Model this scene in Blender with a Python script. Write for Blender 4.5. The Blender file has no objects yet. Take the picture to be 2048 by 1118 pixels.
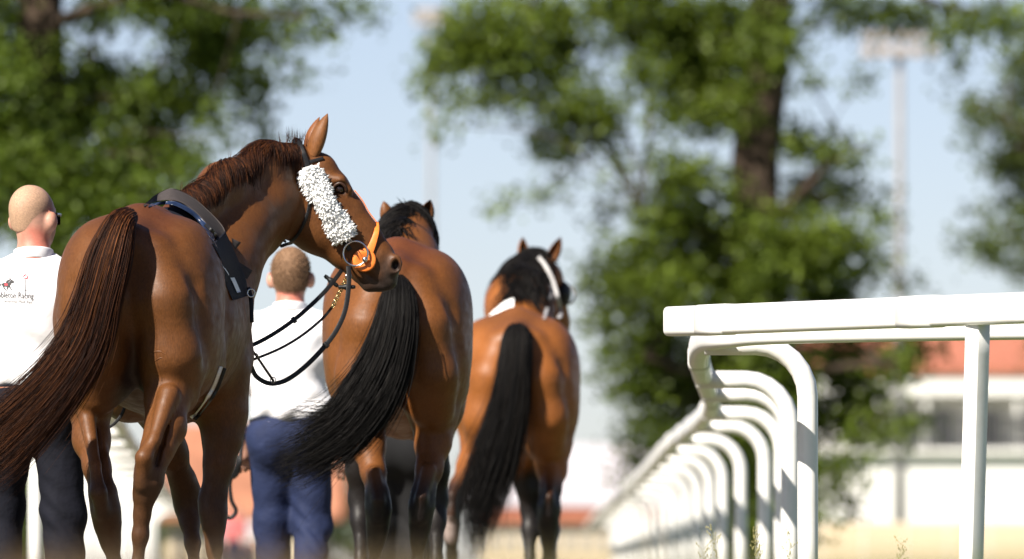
import bpy, math, random
import numpy as np
from mathutils import Vector, Matrix
from mathutils.bvhtree import BVHTree

# ------------------------------------------------------------------ camera, sky, sun, exposure
scn = bpy.context.scene
F_PX, CAM_H, HORIZON = 18900.0, 0.25, 1150.0      # focal length in photo pixels, lens height, horizon row
TILT = math.atan((HORIZON - 559.0) / F_PX)
cd = bpy.data.cameras.new('camera'); cam = bpy.data.objects.new('camera', cd)
scn.collection.objects.link(cam); scn.camera = cam
cd.sensor_width = 36.0; cd.lens = F_PX * 36.0 / 2048.0
cd.clip_start = 0.5; cd.clip_end = 6000
cam.location = (0, 0, CAM_H); cam.rotation_euler = (math.pi / 2 + TILT, 0, 0)
cd.dof.use_dof = True; cd.dof.focus_distance = 35.7
cd.dof.aperture_fstop = cd.lens / 1000.0 / 0.08

SUN_AZ, SUN_EL = math.radians(-140), math.radians(42)   # azimuth from +Y towards +X
sdir = Vector((math.sin(SUN_AZ) * math.cos(SUN_EL), math.cos(SUN_AZ) * math.cos(SUN_EL), math.sin(SUN_EL)))
world = bpy.data.worlds.new('World'); scn.world = world; world.use_nodes = True
wn = world.node_tree.nodes; wl = world.node_tree.links
sky = wn.new('ShaderNodeTexSky'); sky.sky_type = 'NISHITA'; sky.sun_disc = False
sky.sun_elevation = SUN_EL; sky.sun_rotation = SUN_AZ
sky.air_density = 0.60; sky.dust_density = 0.4; sky.ozone_density = 0.0
bg = wn['Background']; bg.inputs['Strength'].default_value = 0.056
tint = wn.new('ShaderNodeMix'); tint.data_type = 'RGBA'; tint.blend_type = 'MULTIPLY'; tint.inputs[0].default_value = 1.0
tint.inputs[7].default_value = (1.04, .955, 1.0, 1)      # tint that corrects the colour of the whole sky
wl.new(sky.outputs[0], tint.inputs[6]); wl.new(tint.outputs[2], bg.inputs['Color'])
sl = bpy.data.lights.new('sun', 'SUN'); sl.energy = 5.0; sl.angle = math.radians(0.5); sl.color = (1.0, 0.93, 0.82)
so = bpy.data.objects.new('sun', sl); scn.collection.objects.link(so)
so.rotation_euler = sdir.to_track_quat('Z', 'Y').to_euler(); so.location = sdir * 60
scn.view_settings.view_transform = 'Standard'; scn.view_settings.look = 'None'
scn.view_settings.exposure = 1.1; scn.view_settings.gamma = 1.0; scn.view_settings.use_curve_mapping = False
scn.cycles.use_denoising = True
scn.cycles.max_bounces = 6; scn.cycles.transparent_max_bounces = 6
scn.cycles.caustics_reflective = False; scn.cycles.caustics_refractive = False

# ------------------------------------------------------------------ helpers
rng = np.random.default_rng(7)
_st, _ct = math.sin(TILT), math.cos(TILT)
def pdir(px, py):
    u, v = px - 1024.0, 559.0 - py
    return Vector((u, F_PX * _ct - v * _st, F_PX * _st + v * _ct))
def P(px, py, Y):
    """photo pixel -> point at distance Y in front of the lens"""
    d = pdir(px, py)
    return Vector((d.x * Y / d.y, Y, CAM_H + d.z * Y / d.y))
def arr(x): return np.array(x, dtype=np.float64)

def link(o, parent=None):
    scn.collection.objects.link(o)
    if parent is not None: o.parent = parent
    return o
def tag(o, label, cat, group=None, kind=None):
    if label: o['label'] = label
    if cat: o['category'] = cat
    if group: o['group'] = group
    if kind: o['kind'] = kind
    return o
def empty(name, loc, label=None, cat=None, group=None):
    o = bpy.data.objects.new(name, None); o.location = loc; o.empty_display_size = 0.1
    link(o)
    return tag(o, label, cat, group)
def mesh_obj(name, V, Fq, mat, parent=None, smooth=True, cols=None):
    """V (n,3) array in world space, Fq list of faces or (m,4)/(m,3) array; parented objects get local coordinates"""
    V = np.asarray(V, dtype=np.float64)
    if parent is not None and isinstance(parent, bpy.types.Object):
        off = np.zeros(3); p = parent
        while p is not None:
            off += np.array(p.location); p = p.parent
        V = V - off
    me = bpy.data.meshes.new(name)
    if isinstance(Fq, np.ndarray):
        n, k = Fq.shape
        me.vertices.add(len(V)); me.vertices.foreach_set('co', V.astype(np.float32).ravel())
        me.loops.add(n * k); me.loops.foreach_set('vertex_index', Fq.astype(np.int32).ravel())
        me.polygons.add(n)
        me.polygons.foreach_set('loop_start', np.arange(0, n * k, k, dtype=np.int32))
        me.update(calc_edges=True); me.validate()
    else:
        me.from_pydata([tuple(v) for v in V], [], [tuple(int(i) for i in f) for f in Fq])
    me.polygons.foreach_set('use_smooth', np.full(len(me.polygons), smooth))
    if cols is not None:
        c = np.ones((len(V), 4), np.float32); c[:, :3] = cols
        a = me.attributes.new('Col', 'FLOAT_COLOR', 'POINT'); a.data.foreach_set('color', c.ravel())
    if mat is not None: me.materials.append(mat)
    me.update()
    o = bpy.data.objects.new(name, me)
    return link(o, parent)

# ---- materials
def mat_new(name):
    m = bpy.data.materials.new(name); m.use_nodes = True
    return m, m.node_tree.nodes, m.node_tree.links, m.node_tree.nodes['Principled BSDF']
def mat_plain(name, col, rough=0.5, spec=0.5, metal=0.0, var=0.12, scale=30.0, bump=0.0, bscale=200.0, attr=False,
              sheen=0.0, sss=0.0, coat=0.0, dirt=None, stretch=None, bdist=0.002):
    """Principled material with noise variation; attr=True multiplies the mesh colour attribute"""
    m, n, l, b = mat_new(name)
    b.inputs['Roughness'].default_value = rough; b.inputs['Metallic'].default_value = metal
    b.inputs['Specular IOR Level'].default_value = spec
    if sheen: b.inputs['Sheen Weight'].default_value = sheen
    if coat: b.inputs['Coat Weight'].default_value = coat; b.inputs['Coat Roughness'].default_value = 0.25
    if sss:
        b.inputs['Subsurface Weight'].default_value = sss; b.inputs['Subsurface Scale'].default_value = 0.01
    tc = n.new('ShaderNodeTexCoord'); src = tc.outputs['Object']
    if stretch:
        mp = n.new('ShaderNodeMapping'); mp.inputs['Scale'].default_value = stretch
        l.new(src, mp.inputs[0]); src = mp.outputs[0]
    nz = n.new('ShaderNodeTexNoise'); nz.inputs['Scale'].default_value = scale; nz.inputs['Detail'].default_value = 5
    l.new(src, nz.inputs['Vector'])
    mr = n.new('ShaderNodeMapRange'); mr.inputs[1].default_value = 0.3; mr.inputs[2].default_value = 0.7
    mr.inputs[3].default_value = 1 - var; mr.inputs[4].default_value = 1 + var
    l.new(nz.outputs[0], mr.inputs[0])
    mx = n.new('ShaderNodeMix'); mx.data_type = 'RGBA'; mx.blend_type = 'MULTIPLY'; mx.inputs[0].default_value = 1
    if attr:
        at = n.new('ShaderNodeAttribute'); at.attribute_name = 'Col'; l.new(at.outputs['Color'], mx.inputs[6])
    else: mx.inputs[6].default_value = (*col, 1)
    l.new(mr.outputs[0], mx.inputs[7])
    out = mx.outputs[2]
    if dirt:
        dcol, dscale, amt = dirt
        nd = n.new('ShaderNodeTexNoise'); nd.inputs['Scale'].default_value = dscale; nd.inputs['Detail'].default_value = 8
        nd.inputs['Roughness'].default_value = 0.7; l.new(tc.outputs['Object'], nd.inputs['Vector'])
        rp = n.new('ShaderNodeMapRange'); rp.inputs[1].default_value = 0.5; rp.inputs[2].default_value = 0.75
        rp.inputs[3].default_value = 0; rp.inputs[4].default_value = amt; l.new(nd.outputs[0], rp.inputs[0])
        m2 = n.new('ShaderNodeMix'); m2.data_type = 'RGBA'; l.new(rp.outputs[0], m2.inputs[0])
        l.new(out, m2.inputs[6]); m2.inputs[7].default_value = (*dcol, 1); out = m2.outputs[2]
    l.new(out, b.inputs['Base Color'])
    if bump:
        nb = n.new('ShaderNodeTexNoise'); nb.inputs['Scale'].default_value = bscale; nb.inputs['Detail'].default_value = 4
        l.new(src, nb.inputs['Vector'])
        bp = n.new('ShaderNodeBump'); bp.inputs['Strength'].default_value = bump; bp.inputs['Distance'].default_value = bdist
        l.new(nb.outputs[0], bp.inputs['Height']); l.new(bp.outputs[0], b.inputs['Normal'])
    return m

# ---- implicit surfaces: smooth unions of tapered capsules and ellipsoids, polygonised by surface nets
class Field:
    def __init__(s, lo, hi, h):
        s.h = h; s.lo = arr(lo) - 4 * h; n = np.ceil((arr(hi) + 4 * h - s.lo) / h).astype(int) + 1
        s.ax = [(s.lo[i] + h * np.arange(n[i])).astype(np.float32) for i in range(3)]
        s.d = np.full(n, 1.0, np.float32)
    def _apply(s, lo, hi, fn, k, op):
        m = max(k, 3 * s.h) + s.h
        sl = []
        for i in range(3):
            a = int(max(0, math.floor((lo[i] - m - s.lo[i]) / s.h))); b = int(min(s.d.shape[i], math.ceil((hi[i] + m - s.lo[i]) / s.h) + 1))
            if b <= a: return
            sl.append(slice(a, b))
        sl = tuple(sl)
        X = s.ax[0][sl[0]][:, None, None]; Y = s.ax[1][sl[1]][None, :, None]; Z = s.ax[2][sl[2]][None, None, :]
        d = fn(X, Y, Z).astype(np.float32); a = s.d[sl]
        if op == 'u':
            r = np.minimum(a, d)
            if k > 0: hh = np.maximum(k - np.abs(a - d), 0) / k; r = r - hh * hh * (k * .25)
        else:
            r = np.maximum(a, -d)
            if k > 0: hh = np.maximum(k - np.abs(a + d), 0) / k; r = r + hh * hh * (k * .25)
        s.d[sl] = r
    def cone(s, a, b, ra, rb, k=0.03, op='u'):
        a = arr(a); b = arr(b); ba = b - a; L2 = max(float(ba @ ba), 1e-12); R = max(ra, rb)
        def fn(X, Y, Z):
            px, py, pz = X - a[0], Y - a[1], Z - a[2]
            t = np.clip((px * ba[0] + py * ba[1] + pz * ba[2]) / L2, 0, 1)
            return np.sqrt((px - t * ba[0]) ** 2 + (py - t * ba[1]) ** 2 + (pz - t * ba[2]) ** 2) - (ra + t * (rb - ra))
        s._apply(np.minimum(a, b) - R, np.maximum(a, b) + R, fn, k, op)
    def chain(s, pts, k=0.03, op='u'):
        for (a, ra), (b, rb) in zip(pts[:-1], pts[1:]): s.cone(a, b, ra, rb, k, op)
    def ell(s, c, r, k=0.05, op='u', axes=None):
        c = arr(c); r = arr(r); R = np.eye(3) if axes is None else np.array([list(v) for v in axes], dtype=float)
        ext = np.abs(R.T) @ r
        def fn(X, Y, Z):
            px, py, pz = X - c[0], Y - c[1], Z - c[2]
            q = [(R[i][0] * px + R[i][1] * py + R[i][2] * pz) for i in range(3)]
            k0 = np.sqrt((q[0] / r[0]) ** 2 + (q[1] / r[1]) ** 2 + (q[2] / r[2]) ** 2)
            k1 = np.sqrt((q[0] / r[0] ** 2) ** 2 + (q[1] / r[1] ** 2) ** 2 + (q[2] / r[2] ** 2) ** 2)
            return np.where(k1 < 1e-6, -float(min(r)), k0 * (k0 - 1) / np.maximum(k1, 1e-6))
        s._apply(c - ext, c + ext, fn, k, op)
    def cut(s, c, n, k=0.01):
        """remove everything on the side of plane (c, n) that n points to"""
        c = arr(c); n = arr(n); n = n / np.linalg.norm(n)
        d = ((s.ax[0][:, None, None] - c[0]) * n[0] + (s.ax[1][None, :, None] - c[1]) * n[1] + (s.ax[2][None, None, :] - c[2]) * n[2]).astype(np.float32)
        hh = np.maximum(k - np.abs(s.d - d), 0) / k
        s.d = np.maximum(s.d, d) + hh * hh * (k * .25)
    def mesh(s, smooth=2):
        d = s.d; ins = (d < 0).astype(np.int8); nx, ny, nz = d.shape
        c = np.zeros((nx - 1, ny - 1, nz - 1), np.int8)
        for i in (0, 1):
            for j in (0, 1):
                for k in (0, 1): c += ins[i:nx - 1 + i, j:ny - 1 + j, k:nz - 1 + k]
        act = (c > 0) & (c < 8); idx = np.argwhere(act)
        vid = np.full(act.shape, -1, np.int32); vid[act] = np.arange(len(idx), dtype=np.int32)
        cor = [(i, j, k) for i in (0, 1) for j in (0, 1) for k in (0, 1)]
        val = [d[idx[:, 0] + q[0], idx[:, 1] + q[1], idx[:, 2] + q[2]] for q in cor]
        acc = np.zeros((len(idx), 3)); cnt = np.zeros(len(idx))
        for a in range(8):
            for b in range(a + 1, 8):
                if sum(abs(cor[a][q] - cor[b][q]) for q in range(3)) != 1: continue
                mk = (val[a] < 0) != (val[b] < 0)
                t = val[a][mk] / (val[a][mk] - val[b][mk])
                acc[mk] += np.array(cor[a]) + t[:, None] * (np.array(cor[b]) - np.array(cor[a])); cnt[mk] += 1
        V = s.lo + s.h * (idx + acc / cnt[:, None])
        Fs = []
        for ax in range(3):
            o1, o2 = (ax + 1) % 3, (ax + 2) % 3
            s0 = [slice(None)] * 3; s1 = [slice(None)] * 3; s0[ax] = slice(0, -1); s1[ax] = slice(1, None)
            A, B = ins[tuple(s0)], ins[tuple(s1)]
            e = np.argwhere(A != B); e = e[(e[:, o1] > 0) & (e[:, o2] > 0) & (e[:, o1] < d.shape[o1] - 1) & (e[:, o2] < d.shape[o2] - 1)]
            inside = A[e[:, 0], e[:, 1], e[:, 2]] > 0
            q = []
            for da, db in ((1, 1), (0, 1), (0, 0), (1, 0)):
                f = e.copy(); f[:, o1] -= da; f[:, o2] -= db; q.append(vid[f[:, 0], f[:, 1], f[:, 2]])
            q = np.stack(q, 1); q[~inside] = q[~inside][:, ::-1]; Fs.append(q)
        Fq = np.concatenate(Fs)
        for _ in range(smooth): V = lap(V, Fq, 0.5)
        return V, Fq
def lap(V, Fq, w):
    n = len(V); s = np.zeros((n, 3)); c = np.zeros(n)
    for i in range(4):
        a, b = Fq[:, i], Fq[:, (i + 1) % 4]
        for q in range(3): s[:, q] += np.bincount(a, V[b, q], n) + np.bincount(b, V[a, q], n)
        c += np.bincount(a, minlength=n) + np.bincount(b, minlength=n)
    return V + w * (s / np.maximum(c, 1)[:, None] - V)
def vnormals(V, Fq):
    fn = np.cross(V[Fq[:, 2]] - V[Fq[:, 0]], V[Fq[:, 3]] - V[Fq[:, 1]]); N = np.zeros_like(V)
    for i in range(4):
        for q in range(3): N[:, q] += np.bincount(Fq[:, i], fn[:, q], len(V))
    return N / np.maximum(np.linalg.norm(N, axis=1), 1e-9)[:, None]
def capdist(V, a, b):
    a, b = arr(a), arr(b); ba = b - a
    t = np.clip(((V - a) @ ba) / max(ba @ ba, 1e-12), 0, 1)
    return np.linalg.norm(V - a - t[:, None] * ba, axis=1)
def paint(V, C, a, b, r, soft, col, amt=1.0):
    w = np.clip((r + soft - capdist(V, a, b)) / soft, 0, 1) * amt
    w = w * w * (3 - 2 * w)
    C[:] = C * (1 - w[:, None]) + np.array(col) * w[:, None]
def bvh_of(V, Fq): return BVHTree.FromPolygons([tuple(v) for v in V], [tuple(int(i) for i in f) for f in Fq])

# ---- swept tubes and hair
def smooth_path(pts, n):
    """Catmull-Rom resample (rows may hold extra columns)"""
    p = arr(pts); m = len(p)
    q = np.vstack([2 * p[0] - p[1], p, 2 * p[-1] - p[-2]])
    out = []
    for t in np.linspace(0, m - 1, n):
        i = min(int(t), m - 2); u = t - i; a, b, c, d = q[i], q[i + 1], q[i + 2], q[i + 3]
        out.append(.5 * (2 * b + (c - a) * u + (2 * a - 5 * b + 4 * c - d) * u * u + (3 * b - a - 3 * c + d) * u ** 3))
    return np.array(out)
def frames(C, up):
    T = np.gradient(C, axis=0); T /= np.maximum(np.linalg.norm(T, axis=1), 1e-9)[:, None]
    up = np.broadcast_to(arr(up), C.shape)
    S = np.cross(T, up); S /= np.maximum(np.linalg.norm(S, axis=1), 1e-9)[:, None]
    N = np.cross(S, T)
    return T, S, N
def sweep(C, prof, up=(0, 0, 1), scale=None, cap=True):
    """prof (k,2): offsets along side and normal"""
    C = arr(C); prof = arr(prof); k = len(prof); m = len(C); T, S, N = frames(C, up)
    sc = np.ones(m) if scale is None else arr(scale)
    V = (C[:, None, :] + sc[:, None, None] * (prof[None, :, 0:1] * S[:, None, :] + prof[None, :, 1:2] * N[:, None, :])).reshape(-1, 3)
    Fq = []
    for i in range(m - 1):
        for j in range(k):
            Fq.append((i * k + j, i * k + (j + 1) % k, (i + 1) * k + (j + 1) % k, (i + 1) * k + j))
    if cap: Fq.append(tuple(range(k - 1, -1, -1))); Fq.append(tuple((m - 1) * k + j for j in range(k)))
    return V, Fq
def circ(r, k=12, ry=None): return [(r * math.cos(2 * math.pi * i / k), (ry or r) * math.sin(2 * math.pi * i / k)) for i in range(k)]
def rrect(w, h, r, k=3):
    o = []
    for cx, cy, a0 in ((w - r, h - r, 0), (-w + r, h - r, 90), (-w + r, -h + r, 180), (w - r, -h + r, 270)):
        for i in range(k + 1):
            a = math.radians(a0 + 90 * i / k); o.append((cx + r * math.cos(a), cy + r * math.sin(a)))
    return o
def join(parts):
    V = []; Fq = []; o = 0
    for v, f in parts:
        v = np.asarray(v); V.append(v); Fq += [tuple(int(i) + o for i in q) for q in f]; o += len(v)
    return np.vstack(V), Fq
def tubes(paths, rad, cols=None, k=3):
    """paths (n,m,3), rad (n,m) -> arrays of verts, quads, colours"""
    n, m, _ = paths.shape
    T = np.gradient(paths, axis=1); T /= np.maximum(np.linalg.norm(T, axis=2), 1e-9)[..., None]
    ref = rng.normal(size=(n, 1, 3)); S = np.cross(T, ref); S /= np.maximum(np.linalg.norm(S, axis=2), 1e-9)[..., None]; N = np.cross(S, T)
    ang = 2 * np.pi * np.arange(k) / k
    V = paths[:, :, None, :] + rad[:, :, None, None] * (np.cos(ang)[:, None] * S[:, :, None, :] + np.sin(ang)[:, None] * N[:, :, None, :])
    i = np.arange(n)[:, None, None] * m * k + np.arange(m - 1)[None, :, None] * k; j = np.arange(k)[None, None, :]
    j2 = (np.arange(k) + 1) % k
    Fq = np.stack([i + j, i + j2, i + k + j2, i + k + j], -1).reshape(-1, 4)
    Cc = None
    if cols is not None: Cc = np.repeat(cols, m * k, axis=0)
    return V.reshape(-1, 3), Fq, Cc
def hair_tail(name, parent, rows, n, mat, palette, seg=18, rad=0.0013, fly=0.03, lo=0.62, seed=1):
    """rows: (point, half width, half depth); strands run along the smoothed spine, spread sideways in the picture plane"""
    r = np.random.default_rng(seed)
    R = smooth_path([[*p, w, dpt] for p, w, dpt in rows], seg * 2)
    C, W, D = R[:, :3], R[:, 3], R[:, 4]; T, S, N = frames(C, (0, 1, 0.0))
    a = r.uniform(0, 2 * np.pi, n); q = np.sqrt(r.uniform(0, 1, n)); u = q * np.cos(a); v = q * np.sin(a)
    nc = max(12, n // 12); cu = r.normal(0, .45, nc); cv = r.normal(0, .45, nc); who = r.integers(0, nc, n)
    pull = r.uniform(.05, .6, n)
    t1 = 1.0 - (1 - lo) * r.beta(1.4, 1.4, n)
    t0 = np.where(r.uniform(size=n) < .55, r.uniform(0, .06, n), r.uniform(0, .3, n))
    s = np.linspace(0, 1, seg)[None, :]; t = t0[:, None] + (t1 - t0)[:, None] * s
    g = np.linspace(0, 1, len(C)); I = lambda A: np.stack([np.interp(t, g, A[:, i]) for i in range(A.shape[1])], -1)
    mixw = np.clip(t * 1.4 - .3, 0, 1) * pull[:, None]
    uu = u[:, None] * (1 - mixw) + cu[who][:, None] * mixw; vv = v[:, None] * (1 - mixw) + cv[who][:, None] * mixw
    wob = fly * t ** 2 * np.sin(r.uniform(0, 6.28, n)[:, None] + t * r.uniform(2, 6, n)[:, None]) * r.normal(0, 1, n)[:, None]
    far = (r.uniform(size=n) < .07)[:, None] * fly * 3.0 * t ** 2 * r.normal(0, 1, n)[:, None]
    Wt = np.interp(t, g, W)[..., None]; Dt = np.interp(t, g, D)[..., None]
    Pp = I(C) + I(S) * (uu[..., None] * Wt + (wob + far)[..., None]) + I(N) * (vv[..., None] * Dt + .5 * wob[..., None])
    rd = rad * (r.lognormal(-.1, .4, n)[:, None]) * np.clip(1.1 - s ** 1.6, .2, 1)
    pal = np.array(palette); cc = pal[np.minimum((r.beta(1.4, 1.8, n) * len(pal)).astype(int), len(pal) - 1)] * r.uniform(.7, 1.3, n)[:, None]
    V, Fq, Cc = tubes(Pp, rd, cc)
    return mesh_obj(name, V, Fq, mat, parent, True, Cc)
# ------------------------------------------------------------------ horses
coat_mats = {}
def coat_material(name, rough):
    """short glossy summer coat: colour attribute, faint dapples, hair-fine streaks, soft skin ripples"""
    m = mat_plain(name, (1, 1, 1), rough=rough, spec=0.26, var=0.14, scale=7, attr=True)
    n, l = m.node_tree.nodes, m.node_tree.links; b = n['Principled BSDF']; tc = n.new('ShaderNodeTexCoord')
    h = []
    for sc, st in ((26, (1, 1, 1)), (240, (1, 1, .25))):
        mp = n.new('ShaderNodeMapping'); mp.inputs['Scale'].default_value = st; l.new(tc.outputs['Object'], mp.inputs[0])
        nz = n.new('ShaderNodeTexNoise'); nz.inputs['Scale'].default_value = sc; nz.inputs['Detail'].default_value = 4; l.new(mp.outputs[0], nz.inputs['Vector']); h.append(nz)
    b1 = n.new('ShaderNodeBump'); b1.inputs['Strength'].default_value = .32; b1.inputs['Distance'].default_value = .006; l.new(h[0].outputs[0], b1.inputs['Height'])
    b2 = n.new('ShaderNodeBump'); b2.inputs['Strength'].default_value = .35; b2.inputs['Distance'].default_value = .0012; l.new(h[1].outputs[0], b2.inputs['Height']); l.new(b1.outputs[0], b2.inputs['Normal'])
    l.new(b2.outputs[0], b.inputs['Normal'])
    cm = n.new('ShaderNodeMapRange'); cm.inputs[1].default_value = .3; cm.inputs[2].default_value = .7; cm.inputs[3].default_value = .78; cm.inputs[4].default_value = 1.22
    l.new(h[1].outputs[0], cm.inputs[0]); cx = n.new('ShaderNodeMix'); cx.data_type = 'RGBA'; cx.blend_type = 'MULTIPLY'; cx.inputs[0].default_value = 1
    l.new(b.inputs['Base Color'].links[0].from_socket, cx.inputs[6]); l.new(cm.outputs[0], cx.inputs[7]); l.new(cx.outputs[2], b.inputs['Base Color'])
    rr = n.new('ShaderNodeMapRange'); rr.inputs[1].default_value = .3; rr.inputs[2].default_value = .7; rr.inputs[3].default_value = rough - .1; rr.inputs[4].default_value = rough + .12
    l.new(h[0].outputs[0], rr.inputs[0]); l.new(rr.outputs[0], b.inputs['Roughness'])
    return m
M_HAIR = mat_plain('horse_hair', (1, 1, 1), rough=0.6, spec=0.12, var=0.2, scale=40, attr=True)
M_HOOF = mat_plain('hoof_horn', (.06, .05, .045), rough=0.45, var=0.3, scale=60)
M_EYE = mat_plain('eye_brown', (.012, .006, .004), rough=0.05, spec=0.7, var=0.1)
M_BLACK = mat_plain('black_leather', (.007, .007, .008), rough=0.5, spec=0.3, var=0.25, scale=90, bump=.2, bscale=400)
M_STEEL = mat_plain('polished_steel', (.55, .55, .57), rough=0.22, metal=1.0, var=0.08)
M_BRASS = mat_plain('brass_chain', (.6, .48, .25), rough=0.3, metal=1.0, var=0.1)

class HorseMap:
    def __init__(s, Y0, dock_px, yaw, zs=1.0, ws=1.0, bend=0.0, bw=1.0, bb=None):
        s.bw = bw; s.bb = bb or bw
        s.Y0, s.yaw, s.zs, s.ws, s.bend = Y0, math.radians(yaw), zs, ws, bend
        s.s0 = F_PX / Y0; s.ox = (dock_px - 1024) / s.s0
        s.fw = Vector((math.sin(s.yaw), math.cos(s.yaw), 0)); s.rt = Vector((math.cos(s.yaw), -math.sin(s.yaw), 0))
    def L(s, r, f, z):
        r = r * s.ws + s.bend * f * f
        return Vector((s.ox, s.Y0, 0)) + s.rt * r + s.fw * f + Vector((0, 0, z * s.zs))
    def M(s, px, py, dy): return P(px, py, s.Y0 + dy)
    def R(s, px): return px / s.s0

def horse_trunk(F, H, k=0.07):
    """hindquarters, barrel, chest and shoulders from named muscle masses"""
    L, w = H.L, H.ws
    ax = [H.rt, H.fw, Vector((0, 0, 1))]
    E = lambda c, r, k=k: F.ell(L(*c), (r[0] * w, r[1], r[2] * H.zs), k, 'u', ax)
    E((0, .42, 1.29), (.21, .44, .29)); E((0, .98, 1.22), (.295 * H.bb, .72, .365)); E((0, 1.42, 1.18), (.235 * H.bw, .42, .36))
    F.chain([(L(0, .06, 1.49), .06), (L(0, .3, 1.535), .075), (L(0, .62, 1.535), .085), (L(0, .95, 1.50), .10)], .10)
    F.chain([(L(0, .95, 1.49), .10), (L(0, 1.3, 1.56), .075), (L(0, 1.5, 1.53), .09)], .09)
    F.cone(L(0, .16, 1.40), L(0, .2, 1.1), .09, .10, .05)
    for sg in (-1, 1):
        E((sg * .135, .37, 1.375), (.165, .33, .215)); E((sg * .185, .31, 1.19), (.128, .26, .29))
        F.chain([(L(sg * .075, .085, 1.44), .078), (L(sg * .115, .06, 1.27), .112), (L(sg * .145, .085, 1.07), .112), (L(sg * .15, .15, .93), .09)], .035)
        F.cone(L(sg * .08, .24, 1.12), L(sg * .1, .22, .98), .12, .09, .06)
        E((sg * .19, .56, 1.07), (.11, .17, .17)); E((sg * .185, .62, 1.36), (.08, .12, .1), .09)     # stifle, point of hip
        E((sg * .185 * H.bw, 1.44, 1.2), (.12, .26, .34)); F.cone(L(sg * .19 * H.bw, 1.62, 1.08), L(sg * .18 * H.bw, 1.45, .95), .11, .1, .07)
        # furrow between the two thigh muscles, and the flank hollow
        g = [(L(sg * .215, .02, 1.43), .004), (L(sg * .252, .05, 1.33), .010), (L(sg * .275, .07, 1.2), .012), (L(sg * .280, .10, 1.05), .008)]
        F.chain(g, .065, 's')
        F.cone(L(sg * .345, .66, 1.28), L(sg * .345, .63, 1.12), .045, .05, .09, 's')

def hoof(parent, H, at, ang=0.0):
    """at: world point of the hoof's ground centre"""
    c = arr(at); rows = []
    for z, r, sh in ((0.0, .062, .012), (.012, .061, .01), (.05, .053, .0), (.085, .045, -.012), (.092, .038, -.014)):
        for i in range(14):
            a = 2 * math.pi * i / 14; rows.append(c + arr(H.rt) * r * math.cos(a) + arr(H.fw) * (r * 1.12 * math.sin(a) + sh) + arr((0, 0, z)))
    Fq = [tuple(range(13, -1, -1)), tuple(56 + i for i in range(14))]
    for k in range(4):
        for i in range(14): Fq.append((k * 14 + i, k * 14 + (i + 1) % 14, (k + 1) * 14 + (i + 1) % 14, (k + 1) * 14 + i))
    mesh_obj('hoof', np.array(rows), Fq, M_HOOF, parent)

def leg(F, H, pts, hoof_at, k=0.045):
    """pts: (px, py, dy, r_px) from thigh down to the cannon; then fetlock, pastern and hoof at ground"""
    ch = [(H.M(a, b, c), H.R(r)) for a, b, c, r in pts]
    F.chain(ch, k)
    p = ch[-1][0]; g = Vector(hoof_at); fet = Vector((p.x * .35 + g.x * .65, p.y * .35 + g.y * .65 - .02, .205)) - H.fw * .045
    F.chain([ch[-1], (fet + Vector((0, 0, .05)), .031), (fet, .041), ((fet + g) / 2 + Vector((0, 0, .035)), .031), (g + Vector((0, 0, .075)) - H.fw * .01, .038)], .02)

def ear(parent, base, tip, w, facing, mat, col_out, col_in):
    """cupped leaf-shaped ear; facing = direction the open side looks"""
    b, t = arr(base), arr(tip); ax = t - b; Ln = np.linalg.norm(ax); ax /= Ln
    f = arr(facing); f -= ax * (f @ ax); f /= np.linalg.norm(f); sd = np.cross(ax, f)
    V, C = [], []; rows, k = 9, 12
    for i in range(rows):
        s = i / (rows - 1); ww = w * (1.0 * math.sin(math.pi * (0.22 + .78 * s)) ** .8 + .02) if i < rows - 1 else w * .03
        lean = .12 * Ln * math.sin(math.pi * s) * -1
        for j in range(k):
            a = -2.2 + 4.4 * j / (k - 1); rr = ww * (1 - .12 * math.cos(a))
            V.append(b + ax * (Ln * s) + sd * (rr * math.sin(a)) - f * (rr * .8 * math.cos(a)) + f * lean * .3)
            C.append(col_out)
    n = rows * k
    for i in range(n):                      # inner skin
        s = (i // k) / (rows - 1); c = b + ax * Ln * s
        V.append(V[i] + (c + f * w * .2 - V[i]) * .16); C.append(col_in)
    Fq = []
    for i in range(rows - 1):
        for j in range(k - 1):
            q = (i * k + j, i * k + j + 1, (i + 1) * k + j + 1, (i + 1) * k + j); Fq.append(q); Fq.append(tuple(n + x for x in q[::-1]))
        for j in (0, k - 1):
            a, c = i * k + j, (i + 1) * k + j; Fq.append((a, c, n + c, n + a))
    return mesh_obj('ear', np.array(V), Fq, mat, parent, True, np.array(C))

def strap(name, parent, pts, w, t, mat, up=None, n=None, closed=False):
    """flat strap: width w, thickness t; up = direction(s) facing out of the strap's flat side"""
    C = smooth_path([list(p) for p in pts], n or 6 * len(pts))
    V, Fq = sweep(C, rrect(w / 2, t / 2, t / 2.5, 2), up if up is not None else (0, -1, 0))
    return mesh_obj(name, V, Fq, mat, parent)
def ring(c, r, t, nrm, k=28, kk=8):
    c, nrm = arr(c), arr(nrm); nrm /= np.linalg.norm(nrm); a = np.cross(nrm, (0, 0, 1.0)); a /= np.linalg.norm(a); b = np.cross(nrm, a)
    V, Fq = [], []
    for i in range(k):
        th = 2 * math.pi * i / k; d = a * math.cos(th) + b * math.sin(th)
        for j in range(kk):
            ph = 2 * math.pi * j / kk; V.append(c + d * (r + t * math.cos(ph)) + nrm * t * math.sin(ph))
            Fq.append((i * kk + j, ((i + 1) % k) * kk + j, ((i + 1) % k) * kk + (j + 1) % kk, i * kk + (j + 1) % kk))
    return np.array(V), Fq
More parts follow.
